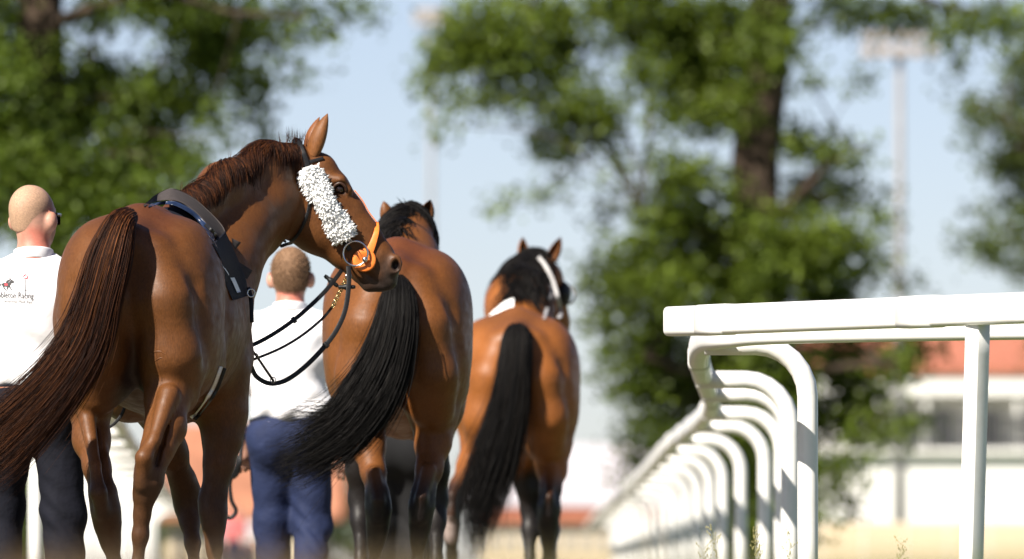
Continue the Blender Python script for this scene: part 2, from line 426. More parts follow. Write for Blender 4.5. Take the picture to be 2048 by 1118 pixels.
def ball(c, r, k=12):
    V, Fq = [], []; c = arr(c); r = arr(r) if np.ndim(r) else arr((r, r, r))
    for i in range(k + 1):
        for j in range(2 * k):
            t, p = math.pi * i / k, math.pi * j / k
            V.append(c + r * arr((math.sin(t) * math.cos(p), math.sin(t) * math.sin(p), math.cos(t))))
    for i in range(k):
        for j in range(2 * k):
            q = (i * 2 * k + j, (i + 1) * 2 * k + j, (i + 1) * 2 * k + (j + 1) % (2 * k), i * 2 * k + (j + 1) % (2 * k)); Fq.append(q)
    return np.array(V), Fq
# ------------------------------------------------------------------ chestnut horse with its head turned
H = HorseMap(35.0, 262, 4.0, bend=.0, bw=.95, bb=1.10)
M1 = coat_material('chestnut_coat', 0.52)
horse1 = empty('horse', (H.ox, H.Y0 + .9, 0), 'chestnut racehorse turning its head aside, white sheepskin on its cheek', 'horse', 'racehorses walking away')
F = Field((H.ox - .42, 34.75, 0), (-.36, 37.35, 2.0), .0075)
horse_trunk(F, H)
hoofs = [(-1.43, 35.30), (-1.405, 35.02), (-1.215, 36.66), (-1.145, 36.36)]
hp = [Vector((x, y, 0)) for x, y in hoofs]
LH = [(175, 640, .32, 66), (183, 745, .30, 55), (180, 812, .27, 40), (183, 880, .21, 34), (194, 935, .13, 24), (206, 988, .085, 24), (212, 1025, .09, 25), (216, 1055, .11, 21), (221, 1085, .13, 15), (229, 1125, .15, 13)]
RH = [(355, 640, .22, 72), (345, 730, .14, 58), (333, 800, .06, 40), (331, 855, .0, 38), (315, 898, -.05, 30), (300, 935, -.085, 25), (297, 965, -.09, 24), (289, 992, -.08, 17.5), (284, 1030, -.06, 13), (281, 1070, -.05, 12.5), (275, 1130, -.03, 12.5)]
LF = [(330, 760, 1.46, 55), (318, 820, 1.56, 43), (342, 905, 1.70, 32), (366, 962, 1.80, 24), (374, 990, 1.84, 26), (377, 1018, 1.84, 23), (380, 1048, 1.81, 16), (385, 1085, 1.77, 12.5), (389, 1135, 1.72, 12.5)]
RF = [(446, 740, 1.38, 56), (446, 830, 1.38, 47), (444, 880, 1.36, 37), (437, 930, 1.34, 28), (431, 968, 1.33, 21), (425, 1002, 1.33, 25), (427, 1032, 1.32, 23), (428, 1060, 1.31, 17), (429, 1095, 1.30, 13), (429, 1140, 1.29, 13)]
for pts, g in zip((LH, RH, LF, RF), hp): leg(F, H, pts, g)
M, R = H.M, H.R
# hamstring tendon above each hock, point of hock
F.chain([(M(168, 800, .18), R(20)), (M(190, 930, .03), R(11)), (M(197, 985, -.005), R(16)), (M(205, 1025, .04), R(15))], .02)
F.chain([(M(338, 790, -.03), R(22)), (M(308, 880, -.13), R(12)), (M(288, 915, -.165), R(16)), (M(284, 970, -.13), R(15))], .02)
F.chain([(M(183, 835, .19), .006), (M(197, 900, .12), .009), (M(207, 960, .05), .008)], .02, 's')       # furrows in front of the tendons
F.chain([(M(338, 835, -.06), .006), (M(322, 890, -.09), .010), (M(312, 930, -.12), .008)], .02, 's')
# neck
ND = 1.40
F.chain([(M(378, 425, 1.36), R(44)), (M(445, 372, 1.60), R(42)), (M(525, 333, 1.84), R(42)), (M(588, 322, 1.95), R(34))], .08)
F.chain([(M(405, 600, 1.40), R(95)), (M(438, 520, 1.55), R(80)), (M(478, 452, 1.70), R(67)), (M(530, 412, 1.86), R(58)), (M(575, 400, 1.95), R(48))], .09)
F.chain([(M(452, 700, 1.62), R(46)), (M(476, 560, 1.66), R(34)), (M(528, 478, 1.83), R(24)), (M(560, 452, 1.92), R(24))], .06)
# head
hd = 1.97
h = lambda x, y, d=0.0: M(x, y, hd + d)
F.chain([(h(603, 325), R(36)), (h(640, 340), R(34)), (h(668, 374), R(31)), (h(700, 420), R(29)), (h(733, 466), R(26.5)), (h(762, 513), R(26)), (h(777, 538), R(24))], .02)
F.chain([(h(604, 400), R(44)), (h(613, 436), R(54)), (h(638, 462), R(46)), (h(690, 508), R(29)), (h(722, 535), R(24)), (h(750, 552), R(24))], .045)
F.chain([(h(605, 372), R(44)), (h(650, 410), R(44)), (h(700, 462), R(34)), (h(745, 512), R(30))], .05)
F.chain([(h(765, 545), R(26)), (h(776, 562), R(20))], .02)
F.chain([(h(728, 552), R(20)), (h(738, 568), R(15)), (h(760, 571), R(14))], .02)
for sg in (-1, 1):          # brow, cheek crest, nostril wing on both sides of the head
    F.chain([(h(660, 357, sg * .052), R(12)), (h(680, 361, sg * .066), R(11)), (h(698, 380, sg * .055), R(8))], .02)
    F.chain([(h(672, 402, sg * .066), R(8)), (h(712, 450, sg * .050), R(6))], .03)
    F.ell(h(679, 378, sg * .082), (R(13), .03, R(11)), .02, 's')
    F.ell(h(790, 528, sg * .044), (R(16), .022, R(22)), .02)
    F.ell(h(792, 531, sg * .066), (R(8), .035, R(13)), .012, 's')
    F.chain([(h(782, 577, sg * .03), .004), (h(762, 570, sg * .045), .005), (h(738, 552, sg * .045), .005), (h(722, 540, sg * .045), .004)], .012, 's')
V, Fq = F.mesh(2)
Nn = vnormals(V, Fq)
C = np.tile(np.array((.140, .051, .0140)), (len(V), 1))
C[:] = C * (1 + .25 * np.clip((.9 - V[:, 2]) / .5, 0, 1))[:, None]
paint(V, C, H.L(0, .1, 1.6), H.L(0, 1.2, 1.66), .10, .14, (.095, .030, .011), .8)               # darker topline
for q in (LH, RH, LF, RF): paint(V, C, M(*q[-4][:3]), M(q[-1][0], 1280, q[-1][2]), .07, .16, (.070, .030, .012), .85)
paint(V, C, M(445, 870, 1.36), M(430, 1000, 1.33), .05, .08, (.05, .021, .009), .7); paint(V, C, M(340, 880, 1.65), M(374, 990, 1.84), .05, .08, (.06, .025, .010), .6)  # forearms painted darker, standing in for the shade on the forelegs
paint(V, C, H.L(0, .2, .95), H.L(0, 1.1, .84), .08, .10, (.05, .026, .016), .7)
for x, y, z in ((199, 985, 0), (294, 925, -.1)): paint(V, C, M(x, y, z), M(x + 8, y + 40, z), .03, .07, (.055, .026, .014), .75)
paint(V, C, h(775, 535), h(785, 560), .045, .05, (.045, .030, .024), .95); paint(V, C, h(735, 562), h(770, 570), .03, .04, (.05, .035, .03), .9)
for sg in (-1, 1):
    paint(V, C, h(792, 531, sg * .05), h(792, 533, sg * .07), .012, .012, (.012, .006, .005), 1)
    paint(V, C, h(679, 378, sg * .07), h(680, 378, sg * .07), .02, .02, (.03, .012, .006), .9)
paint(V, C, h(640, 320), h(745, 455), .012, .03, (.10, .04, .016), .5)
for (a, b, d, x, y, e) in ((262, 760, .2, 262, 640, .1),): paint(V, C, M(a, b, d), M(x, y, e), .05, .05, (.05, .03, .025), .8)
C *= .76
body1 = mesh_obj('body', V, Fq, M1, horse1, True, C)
B1 = bvh_of(V, Fq)
for g in hp: hoof(horse1, H, g)
camv = Vector((0, 0, CAM_H))
def hit(px, py, off=0.0, B=B1):
    d = pdir(px, py).normalized(); r = B.ray_cast(camv, d)
    if r[0] is None: return None, None
    return r[0] + r[1] * off, r[1]
def headpt(px, py, off=.004, dflt=hd):
    p, n_ = hit(px, py, off)
    return p if p is not None and p.y > 36.3 else M(px, py, dflt)
def mirror(p):                       # to the other side of the head's middle plane
    return Vector((p.x, 2 * (H.Y0 + hd) - p.y, p.z))
# eye and lids
for sg in (-1, 1):
    Ve, Fe = ball(h(679, 378, sg * .058), (R(11), .018, R(10)), 10); mesh_obj('eye', Ve, Fe, M_EYE, horse1)
    lid = smooth_path([list(h(x, y, sg * dd)) for x, y, dd in ((665, 380, .062), (671, 370, .075), (681, 366, .079), (690, 373, .074), (693, 382, .064))], 16)
    Vl, Fl = sweep(lid, circ(R(3.4), 6), (0, 1, 0)); mesh_obj('eyelid', Vl, Fl, mat_plain('eyelid_skin', (.045, .018, .009), .5) if sg < 0 else bpy.data.materials['eyelid_skin'], horse1)
# ears
ear(horse1, h(624, 312, -.035), h(655, 227, -.03), .036, (.75, .62, .1), M1, (.15, .058, .018), (.07, .03, .014))
ear(horse1, h(614, 302, .04), h(639, 234, .05), .030, (.8, .2, .1), M1, (.17, .06, .02), (.10, .04, .02))
# mane, forelock wisps and tail
def mane(parent, rows, n, mat, pal, seed, bv, length=.12, rad=.0014, stick=0.0, lift=.010, name='mane', lo=.5, side=.012):
    """rows: (root point on the crest, fall direction); strands fall over the neck and lie on its surface"""
    r = np.random.default_rng(seed); Rr = smooth_path([[*p, *f] for p, f in rows], 60); seg = 10
    t = r.uniform(0, 1, n); g = np.linspace(0, 1, 60)
    base = np.stack([np.interp(t, g, Rr[:, i]) for i in range(3)], -1) + r.normal(0, .012, (n, 3))
    clump = r.normal(0, .22, (40, 3))[(t * 39.9).astype(int)]
    fall = np.stack([np.interp(t, g, Rr[:, 3 + i]) for i in range(3)], -1) + clump + r.normal(0, .10, (n, 3))
    fall *= (length * r.uniform(lo, 1.1, n) / np.maximum(np.linalg.norm(fall, axis=1), 1e-6))[:, None]
    Pp = np.zeros((n, seg, 3)); up = r.uniform(size=n) < stick
    for a in range(n):
        p = Vector(base[a]); st = Vector(fall[a]) / (seg - 1); lf = lift * r.uniform(.15, 1.0)
        w = Vector((.25 * r.normal(), .3 * r.normal(), 1.0)) * (.05 / seg) if up[a] else None
        for b in range(seg):
            if w is not None:
                Pp[a, b] = p; p = p + w; continue
            q = bv.find_nearest(p)
            if q[0] is not None:
                lfb = lf * min(1.0, .4 + b * .25) * (1.0 if b < seg - 2 else .8); p = q[0] + q[1] * lfb
            Pp[a, b] = p; p = p + st
    s_ = np.linspace(0, 1, seg)[None, :]
    rd = rad * r.uniform(.5, 1.4, n)[:, None] * np.clip(1.1 - s_ ** 2, .2, 1)
    pal = np.array(pal); cc = pal[r.integers(0, len(pal), n)] * r.uniform(.7, 1.3, n)[:, None]
    Vm, Fm, Cm = tubes(Pp, rd, cc); return mesh_obj(name, Vm, Fm, mat, parent, True, Cm)
PAL1 = [(.010, .0042, .0028), (.020, .006, .003), (.038, .0125, .0045), (.068, .022, .007), (.105, .036, .011)]
def nm(px, py, dy): return H.M(px, py, dy)
mane(horse1, [(nm(350, 398, 1.28), (.22, -.5, -.75)), (nm(400, 358, 1.42), (.22, -.45, -.85)), (nm(450, 332, 1.58), (.2, -.45, -.85)), (nm(505, 306, 1.75), (.0, -.42, -.9)), (nm(560, 292, 1.88), (-.15, -.4, -.8)), (nm(594, 290, 1.94), (-.15, -.35, -.7))],
     4200, M_HAIR, PAL1[:4], 3, B1, length=.15, stick=.004)
mane(horse1, [(nm(575, 290, 1.93), (-.1, -.1, 1)), (nm(606, 290, 1.96), (-.2, -.15, 1))], 70, M_HAIR, PAL1[:3], 4, B1, length=.07, rad=.0008, stick=1.0, name='forelock')
T = lambda a, b, c: H.M(a, b, c)
hair_tail('tail', horse1, [(T(258, 432, .03), .036, .035), (T(240, 452, -.075), .062, .05), (T(218, 520, -.13), .088, .055), (T(196, 600, -.15), .092, .06), (T(170, 680, -.17), .105, .065), (T(125, 755, -.20), .118, .07), (T(60, 830, -.23), .135, .07), (T(-20, 905, -.26), .15, .07), (T(-110, 975, -.28), .13, .06)],
     7500, M_HAIR, PAL1, seg=20, rad=.0011, fly=.022, lo=.5, seed=11)

# raised veins on the thighs and face
def vein(pts, r_=.0024):
    r_ *= 1.9; q = [hit(x, y, .0004)[0] for x, y in pts]
    if any(p is None for p in q): return
    q = smooth_path([list(p) for p in q], 5 * len(q)); q = np.array([list(nb[0] - nb[1] * r_ * .55) for nb in (B1.find_nearest(Vector(p)) for p in q)])
    V, Fq = sweep(q, circ(1, 6), (.2, -1, .1), scale=r_ * np.sin(np.linspace(.25, math.pi - .25, len(q)))); mesh_obj('vein', V, Fq, M1, horse1, True, np.tile((.106, .039, .0106), (len(V), 1)))
vein([(288, 716), (298, 709), (308, 704), (320, 703), (330, 708), (340, 706)]); vein([(300, 735), (310, 722), (322, 716), (330, 720)], .002)
vein([(205, 742), (196, 750), (186, 752), (176, 758), (170, 770)]); vein([(345, 790), (352, 810), (356, 830), (350, 850)], .002); vein([(160, 815), (168, 840), (166, 862), (172, 885)], .002)
vein([(690, 402), (694, 420), (704, 436), (712, 456), (722, 470)], .0026); vein([(694, 420), (686, 436), (690, 452)], .002); vein([(655, 440), (664, 462), (668, 480)], .0022)
# ------------------------------------------------------------------ bridle of the chestnut horse
M_ORANGE = mat_plain('orange_rubber', (.80, .20, .03), rough=0.45, var=0.08, sss=.05)
M_FLEECE = mat_plain('white_fleece', (.86, .86, .85), rough=0.9, var=0.04, sheen=.3, scale=60)
bridle = empty('bridle', h(650, 420, -.1), 'black leather bridle with white sheepskin cheekpiece and orange noseband', 'bridle')
out = lambda pts, off: [headpt(x, y, off) for x, y in pts]
# headpiece behind the ears and over the poll, both sides
near = out([(596, 292), (601, 306), (607, 322), (613, 340), (624, 362)], .006)
strap('headpiece', bridle, [mirror(p) for p in near[::-1]] + [h(593, 281)] + near, .034, .006, M_BLACK, up=(0, -1, .15), n=50)
strap('browband', bridle, out([(612, 326), (630, 322), (646, 318)], .006), .014, .005, M_BLACK, up=(0, -1, .2))
# throatlash
tl = out([(619, 392), (617, 415), (610, 440), (598, 464), (585, 480), (574, 488)], .006)
strap('throatlash', bridle, tl + [h(566, 491, -.04), h(563, 492, 0)] + [mirror(p) for p in tl[::-1]], .013, .005, M_BLACK, up=(.3, -1, -.2), n=60)
strap('throatlash_end', bridle, [h(574, 488, -.09), h(563, 492, -.09), h(558, 484, -.09), h(563, 479, -.088), h(572, 484, -.085)], .010, .004, M_BLACK)
strap('cheekpiece', bridle, out([(684, 470), (690, 484), (696, 494), (700, 500)], .006), .02, .006, M_BLACK)
# sheepskin rollers
def fleece(side):
    r = np.random.default_rng(5); parts = []
    A, Bp = np.array((615, 343)), np.array((689, 474)); ax = (Bp - A) / np.linalg.norm(Bp - A); pr = np.array((ax[1], -ax[0])); n = 1900
    sp = np.array([(0, 0, 1), (.8, 0, 0), (0, .8, 0), (-.8, 0, 0), (0, -.8, 0), (0, 0, -1)], float)
    mid = [(.62, .0, .35), (0, .62, .35), (-.62, 0, .35), (0, -.62, .35)]
    Vv, Ff = [], []
    for i in range(n):
        t = r.uniform(-.03, 1.03); w = r.uniform(-1, 1); hw = 19 + 3 * math.sin(t * 9)
        edge = 1 if 0 < t < 1 else .75
        q = A + (Bp - A) * t + pr * w * hw * edge
        p = headpt(q[0], q[1], 0); round_ = math.sqrt(max(0, 1 - w * w))
        nrm = Vector((pr[0] * w * .9, -.25 - round_, -pr[1] * w * .9)).normalized()
        p = Vector((p.x, p.y, p.z)) + Vector((0, -1, 0)) * (.034 * round_ * r.uniform(.5, 1) + .006)
        nd = (nrm + Vector(r.normal(0, .45, 3)) + Vector((ax[0] * .35, 0, -ax[1] * .35))).normalized()
        a = nd.orthogonal().normalized(); b = nd.cross(a); ln = .025 * r.uniform(.6, 1.3); wd = .0068 * r.uniform(.6, 1.3)
        o = len(Vv)
        for x, y, z in ((0, 0, -.6), (.8, 0, -.1), (0, .8, -.1), (-.8, 0, -.1), (0, -.8, -.1), (.75, 0, .5), (0, .75, .5), (-.75, 0, .5), (0, -.75, .5), (.2, .1, 1)):
            Vv.append(p + a * x * wd + b * y * wd + nd * z * ln)
        for k in range(4):
            Ff += [(o, o + 1 + (k + 1) % 4, o + 1 + k), (o + 1 + k, o + 1 + (k + 1) % 4, o + 5 + (k + 1) % 4, o + 5 + k), (o + 5 + k, o + 5 + (k + 1) % 4, o + 9)]
    Vv = np.array([list(v) for v in Vv])
    if side > 0: Vv[:, 1] = 2 * (H.Y0 + hd) - Vv[:, 1]; Ff = [f[::-1] for f in Ff]
    o_ = mesh_obj('sheepskin_roller', Vv, Ff, M_FLEECE, bridle); o_['label'] = 'fluffy white sheepskin roller'
    core = [headpt(*(A + (Bp - A) * t), .012) for t in np.linspace(0, 1, 9)]
    if side > 0: core = [mirror(p) for p in core]
    Vc, Fc = sweep(smooth_path([list(p) for p in core], 24), circ(R(19), 12, .022), (0, -1, 0)); mesh_obj('roller_core', Vc, Fc, M_FLEECE, o_)
fleece(-1); fleece(1)
# orange noseband: strap down the face, branches to the cheek discs
ridge = [h(705, 383), h(722, 404), h(738, 424), h(752, 446)]
def on_ridge(p):
    d = Vector((.83, 0, .56)); r_ = B1.ray_cast(p + d * .3, -d); return (r_[0] if r_[0] is not None else p) + d * .003
ridge = [on_ridge(p) for p in ridge]
strap('face_strap', bridle, ridge, .012, .004, M_ORANGE, up=(.8, 0, .55))
for sg in (-1, 1):
    c = headpt(729, 520, .012); nb = [ridge[-1]] + out([(751, 462), (747, 480), (742, 496), (737, 508)], .008)
    if sg > 0: c = mirror(c); nb = [nb[0]] + [mirror(p) for p in nb[1:]]
    C_ = smooth_path([list(p) for p in nb], 20); V_, F_ = sweep(C_, rrect(.5, .11, .08, 2), (0, sg, 0), scale=np.linspace(.014, .034, 20))
    mesh_obj('noseband_branch', V_, F_, M_ORANGE, bridle)
    Vd, Fd = [], []                                   # disc with a raised rim
    k = 30
    for rr, yy in ((.0, .0), (.018, .0), (.022, .003), (.041, .004), (.046, .001), (.046, -.005)):
        for j in range(k): a = 2 * math.pi * j / k; Vd.append(arr(c) + arr((rr * math.cos(a), sg * yy, rr * math.sin(a))))
    for i in range(5):
        for j in range(k): Fd.append((i * k + j, i * k + (j + 1) % k, (i + 1) * k + (j + 1) % k, (i + 1) * k + j))
    mesh_obj('cheek_disc', np.array(Vd), Fd, M_ORANGE, bridle)
    rc = headpt(711, 507, .0); rc = M(711, 507, min(rc.y, c.y) - H.Y0 - .014)
    if sg > 0: rc = mirror(rc)
    Vr, Fr = ring(rc, R(26), .0042, (.05, 1, 0)); br = mesh_obj('bit_ring', Vr, Fr, M_STEEL, bridle)
    bc = arr(M(730, 519, rc.y - H.Y0)); Vb, Fb = ball(bc, .0125, 8); mesh_obj('bit_joint', Vb, Fb, M_STEEL, br)
ringY = headpt(711, 507, 0).y - H.Y0 - .03
# reins and lead straps hanging from the bit to the saddle
reins = empty('reins', M(697, 545, ringY), 'black leather reins and brass lead chain hanging below the turned head', 'reins')
def hang(pts, d0, d1): return [M(x, y, d0 + (d1 - d0) * i / (len(pts) - 1)) for i, (x, y) in enumerate(pts)]
strap('rein', reins, hang([(690, 528), (680, 545), (665, 565), (645, 588), (618, 614), (590, 638), (550, 666), (507, 689), (462, 702)], 1.98, 1.62), .017, .005, M_BLACK, up=(.2, -1, .3), n=70)
strap('lead_strap', reins, hang([(666, 612), (645, 637), (605, 670), (560, 697), (507, 719), (462, 735)], ringY + .02, 1.62), .011, .004, M_BLACK, up=(.2, -1, .3), n=50)
strap('rein', reins, hang([(697, 532), (698, 560), (695, 595), (688, 628), (672, 662), (650, 692), (618, 726), (586, 752), (560, 765), (535, 766), (512, 752), (500, 728), (480, 690)], ringY - .01, 1.66), .019, .005, M_BLACK, up=(.2, -1, .2), n=90)
strap('martingale_strap', reins, hang([(500, 694), (515, 715), (532, 740), (547, 762)], 1.62, 1.70), .010, .004, M_BLACK, n=24)
for x, y, dy in ((546, 760, 1.695), (511, 712, 1.63)):
    Vr, Fr = ring(M(x, y, dy), .011, .002, (.3, 1, .2), 18, 6); mesh_obj('buckle', Vr, Fr, M_STEEL, reins)
for (x0, y0, x1, y1, dd) in ((649, 551, 676, 573, 1.93), (676, 574, 711, 574, ringY - .02)):     # rubber stops
    Vs, Fs = sweep(smooth_path([list(M(x0, y0, dd)), list(M((x0 + x1) / 2, (y0 + y1) / 2, dd)), list(M(x1, y1, dd))], 9), circ(.0095, 8), (0, 1, 0), scale=[.6, .9, .8, 1.1, 1.5, 1.1, .8, .9, .6])
    mesh_obj('rein_stop', Vs, Fs, M_BLACK, reins)
for (x, y, w) in ((697, 552, .02), (588, 640, .019), (652, 690, .021)):       # keepers
    a = M(x, y, ringY - .012 if x > 690 else 1.78); ang = {697: (0, 1), 588: (-.8, .6), 652: (-.7, .75)}[x]
    Vk, Fk = sweep([a + Vector((ang[0], 0, -ang[1])) * (-.008), a + Vector((ang[0], 0, -ang[1])) * .008], rrect(.013, .006, .004, 2), (0, -1, 0)); mesh_obj('buckle' if x > 690 else 'keeper', Vk, Fk, M_STEEL if x > 690 else M_BLACK, reins)
strap('hanging_strap', reins, [M(x, y, 1.15) for x, y in ((262, 770), (252, 805), (244, 828), (230, 846), (214, 857))], .012, .004, M_BLACK, n=24)
parts = []
for i in range(13):                                       # twisted brass chain
    t = i / 12; c = M(693 + (666 - 693) * t, 556 + (612 - 556) * t, ringY - .005); parts.append(ring(c, .0072, .0024, (.5 if i % 2 else -.6, 1 if i % 2 else .5, .5), 12, 5))
for pr_ in parts: mesh_obj('chain_link', *pr_, M_BRASS, reins)

# ------------------------------------------------------------------ saddle
M_NAVY = mat_plain('navy_cloth', (.0055, .0065, .013), rough=0.85, spec=.2, var=0.2, scale=40, bump=.3, bscale=500)
M_FELT = mat_plain('grey_brown_felt', (.048, .040, .039), rough=0.9, spec=.2, var=0.15, scale=50, bump=.4, bscale=600)
M_SATIN = mat_plain('navy_satin', (.012, .022, .055), rough=0.32, var=0.4, scale=25, bump=.8, bscale=35)
M_WHITE = mat_plain('white_webbing', (.75, .75, .75), rough=0.7, var=0.08, scale=80)
def drape(f, th, off, zc=1.2):
    o = H.L(0, f, zc); d = Vector((0, 0, 1)) * math.cos(th) + H.rt * math.sin(th)
    r = B1.ray_cast(o + d * .75, -d)
    return (r[0] if r[0] is not None else o + d * .3) + d * off
def draped(name, parent, f0, f1, t0, t1, off, mat, nf=10, nt=48, thick=.008, slant=0.0, wav=0.0, zc=1.2):
    """cloth lying over the back between f0..f1 along the spine and angles t0..t1 around it"""
    top, bot = [], []
    for i in range(nf + 1):
        for j in range(nt + 1):
            u, v = i / nf, j / nt; th = math.radians(t0 + (t1 - t0) * v); f = f0 + (f1 - f0) * u + slant * abs(th)
            o = off(u, th) if callable(off) else off
            o += wav * math.sin(7 * v * 3 + 4 * u) * math.sin(5 * u + 2 * v)
            top.append(arr(drape(f, th, o, zc))); bot.append(arr(drape(f, th, o - thick, zc)))
    n = len(top); Fq = []; k = nt + 1
    for i in range(nf):
        for j in range(nt):
            q = (i * k + j, i * k + j + 1, (i + 1) * k + j + 1, (i + 1) * k + j); Fq += [q, tuple(n + x for x in q[::-1])]
    for i in range(nf):
        for j in (0, nt): a, b = i * k + j, (i + 1) * k + j; Fq.append((a, b, n + b, n + a))
    for j in range(nt):
        for i in (0, nf): a, b = i * k + j, i * k + j + 1; Fq.append((a, b, n + b, n + a))
    return mesh_obj(name, np.array(top + bot), Fq, mat, parent)
saddle = empty('saddle', H.L(0, 1.12, 1.62), 'dark race saddle and navy number cloth on the chestnut horse', 'saddle')
def sheet(name, grid, mat, thick=.007, nu=16, nv=14, parent=saddle, wav=0.0, proud=0.0):
    """cloth panel through rows of (photo px, photo py, depth) points, kept just clear of the coat"""
    rows = []
    for row in grid:
        q = []
        for x, y, d in row:
            p = M(x, y, d); b_, n_ = hit(x, y, .012)
            if b_ is not None and b_.y < p.y + .01: p = M(x, y, b_.y - .012 - H.Y0)
            q.append(list(p))
        rows.append(smooth_path(q, nu))
    G = np.array([smooth_path([r_[k] for r_ in rows], nv) for k in range(nu)])          # nu x nv
    for a in range(nu):
        for b in range(nv):
            d = Vector(G[a, b]) - camv; r_ = B1.ray_cast(camv, d.normalized())
            if r_[0] is not None and r_[0].y < G[a, b, 1] + .004:
                G[a, b] = camv + d * ((r_[0].y - .009) / d.y)
            G[a, b, 1] += wav * math.sin(a * 1.1) * math.sin(b * .9) - proud
    top = G.reshape(-1, 3); n = len(top); V = np.vstack([top, top + np.array((0, thick, 0))]); Fq = []
    for a in range(nu - 1):
        for b in range(nv - 1):
            q = (a * nv + b, a * nv + b + 1, (a + 1) * nv + b + 1, (a + 1) * nv + b); Fq += [q, tuple(n + x for x in q[::-1])]
    for a in range(nu - 1):
        for b in (0, nv - 1): Fq.append((a * nv + b, (a + 1) * nv + b, n + (a + 1) * nv + b, n + a * nv + b))
    for b in range(nv - 1):
        for a in (0, nu - 1): Fq.append((a * nv + b, a * nv + b + 1, n + a * nv + b + 1, n + a * nv + b))
    return mesh_obj(name, V, Fq, mat, parent)
draped('number_cloth', saddle, .86, 1.24, -74, 24, .014, M_NAVY, wav=.003, slant=.02)
sheet('satin_lining', [[(296, 414, .90), (318, 410, .92), (345, 410, .93), (375, 424, .93), (404, 452, .92), (428, 486, .92)], [(300, 408, .95), (320, 403, .96), (347, 402, .97), (378, 415, .97), (408, 442, .96), (430, 474, .95)]], M_SATIN, nu=30, nv=6, wav=.004)
sheet('seat_pad', [[(288, 413, .95), (310, 404, .96), (340, 400, .98), (368, 408, .98), (400, 434, .97), (426, 468, .95), (436, 488, .94)], [(287, 411, 1.0), (311, 396, 1.07), (342, 386, 1.10), (374, 398, 1.12), (408, 424, 1.12), (434, 456, 1.10), (444, 478, 1.05)], [(287, 410, 1.06), (314, 388, 1.16), (345, 377, 1.22), (384, 393, 1.26), (420, 424, 1.26), (444, 450, 1.22), (452, 468, 1.15)]], M_FELT, thick=.012, nu=40, nv=10)
sheet('number_panel', [[(425, 488, .93), (450, 462, 1.10)], [(443, 522, .92), (467, 498, 1.14)], [(451, 566, .93), (490, 553, 1.16)], [(466, 601, .95), (497, 591, 1.14)]], M_NAVY, nu=10, nv=24, wav=.003)
sheet('flap_corner', [[(463, 476, 1.18), (482, 485, 1.2)], [(466, 492, 1.18), (471, 499, 1.19)]], M_FELT, nu=4, nv=4); sheet('flap_corner', [[(472, 520, 1.18), (505, 541, 1.2)], [(482, 548, 1.17), (494, 559, 1.18)]], M_FELT, nu=6, nv=5)
sheet('white_stripe', [[(444, 530, .905), (451, 527, .905)], [(461, 556, .905), (468, 553, .905)], [(475, 586, .92), (482, 584, .92)]], M_WHITE, thick=.003, nu=4, nv=16, proud=.024)
strap('edge_strap', saddle, [M(x, y, .905) if hit(x, y)[0] is None else hit(x, y, .022)[0] for x, y in ((403, 458), (418, 472), (432, 488), (446, 505), (457, 522))], .014, .006, M_BLACK, n=30)
strap('girth_strap', saddle, [M(497, 575, 1.10), M(501, 592, 1.08), M(503, 615, 1.06), M(504, 645, 1.05)], .016, .006, M_BLACK, n=16)
Vr, Fr = ring(M(502, 586, 1.06), .015, .003, (.4, -1, 0), 16, 6); mesh_obj('girth_buckle', Vr, Fr, M_STEEL, saddle)
gp = [hit(x, y, .008)[0] for x, y in ((438, 732), (432, 750), (423, 773), (409, 798), (393, 819), (380, 832))]
if all(p is not None for p in gp):
    strap('girth', saddle, gp, .015, .006, M_WHITE, up=(.5, -1, -.3), n=40)
    strap('girth_edge', saddle, [p + Vector((.014, .003, -.006)) for p in gp], .014, .006, M_BLACK, up=(.5, -1, -.3), n=40)
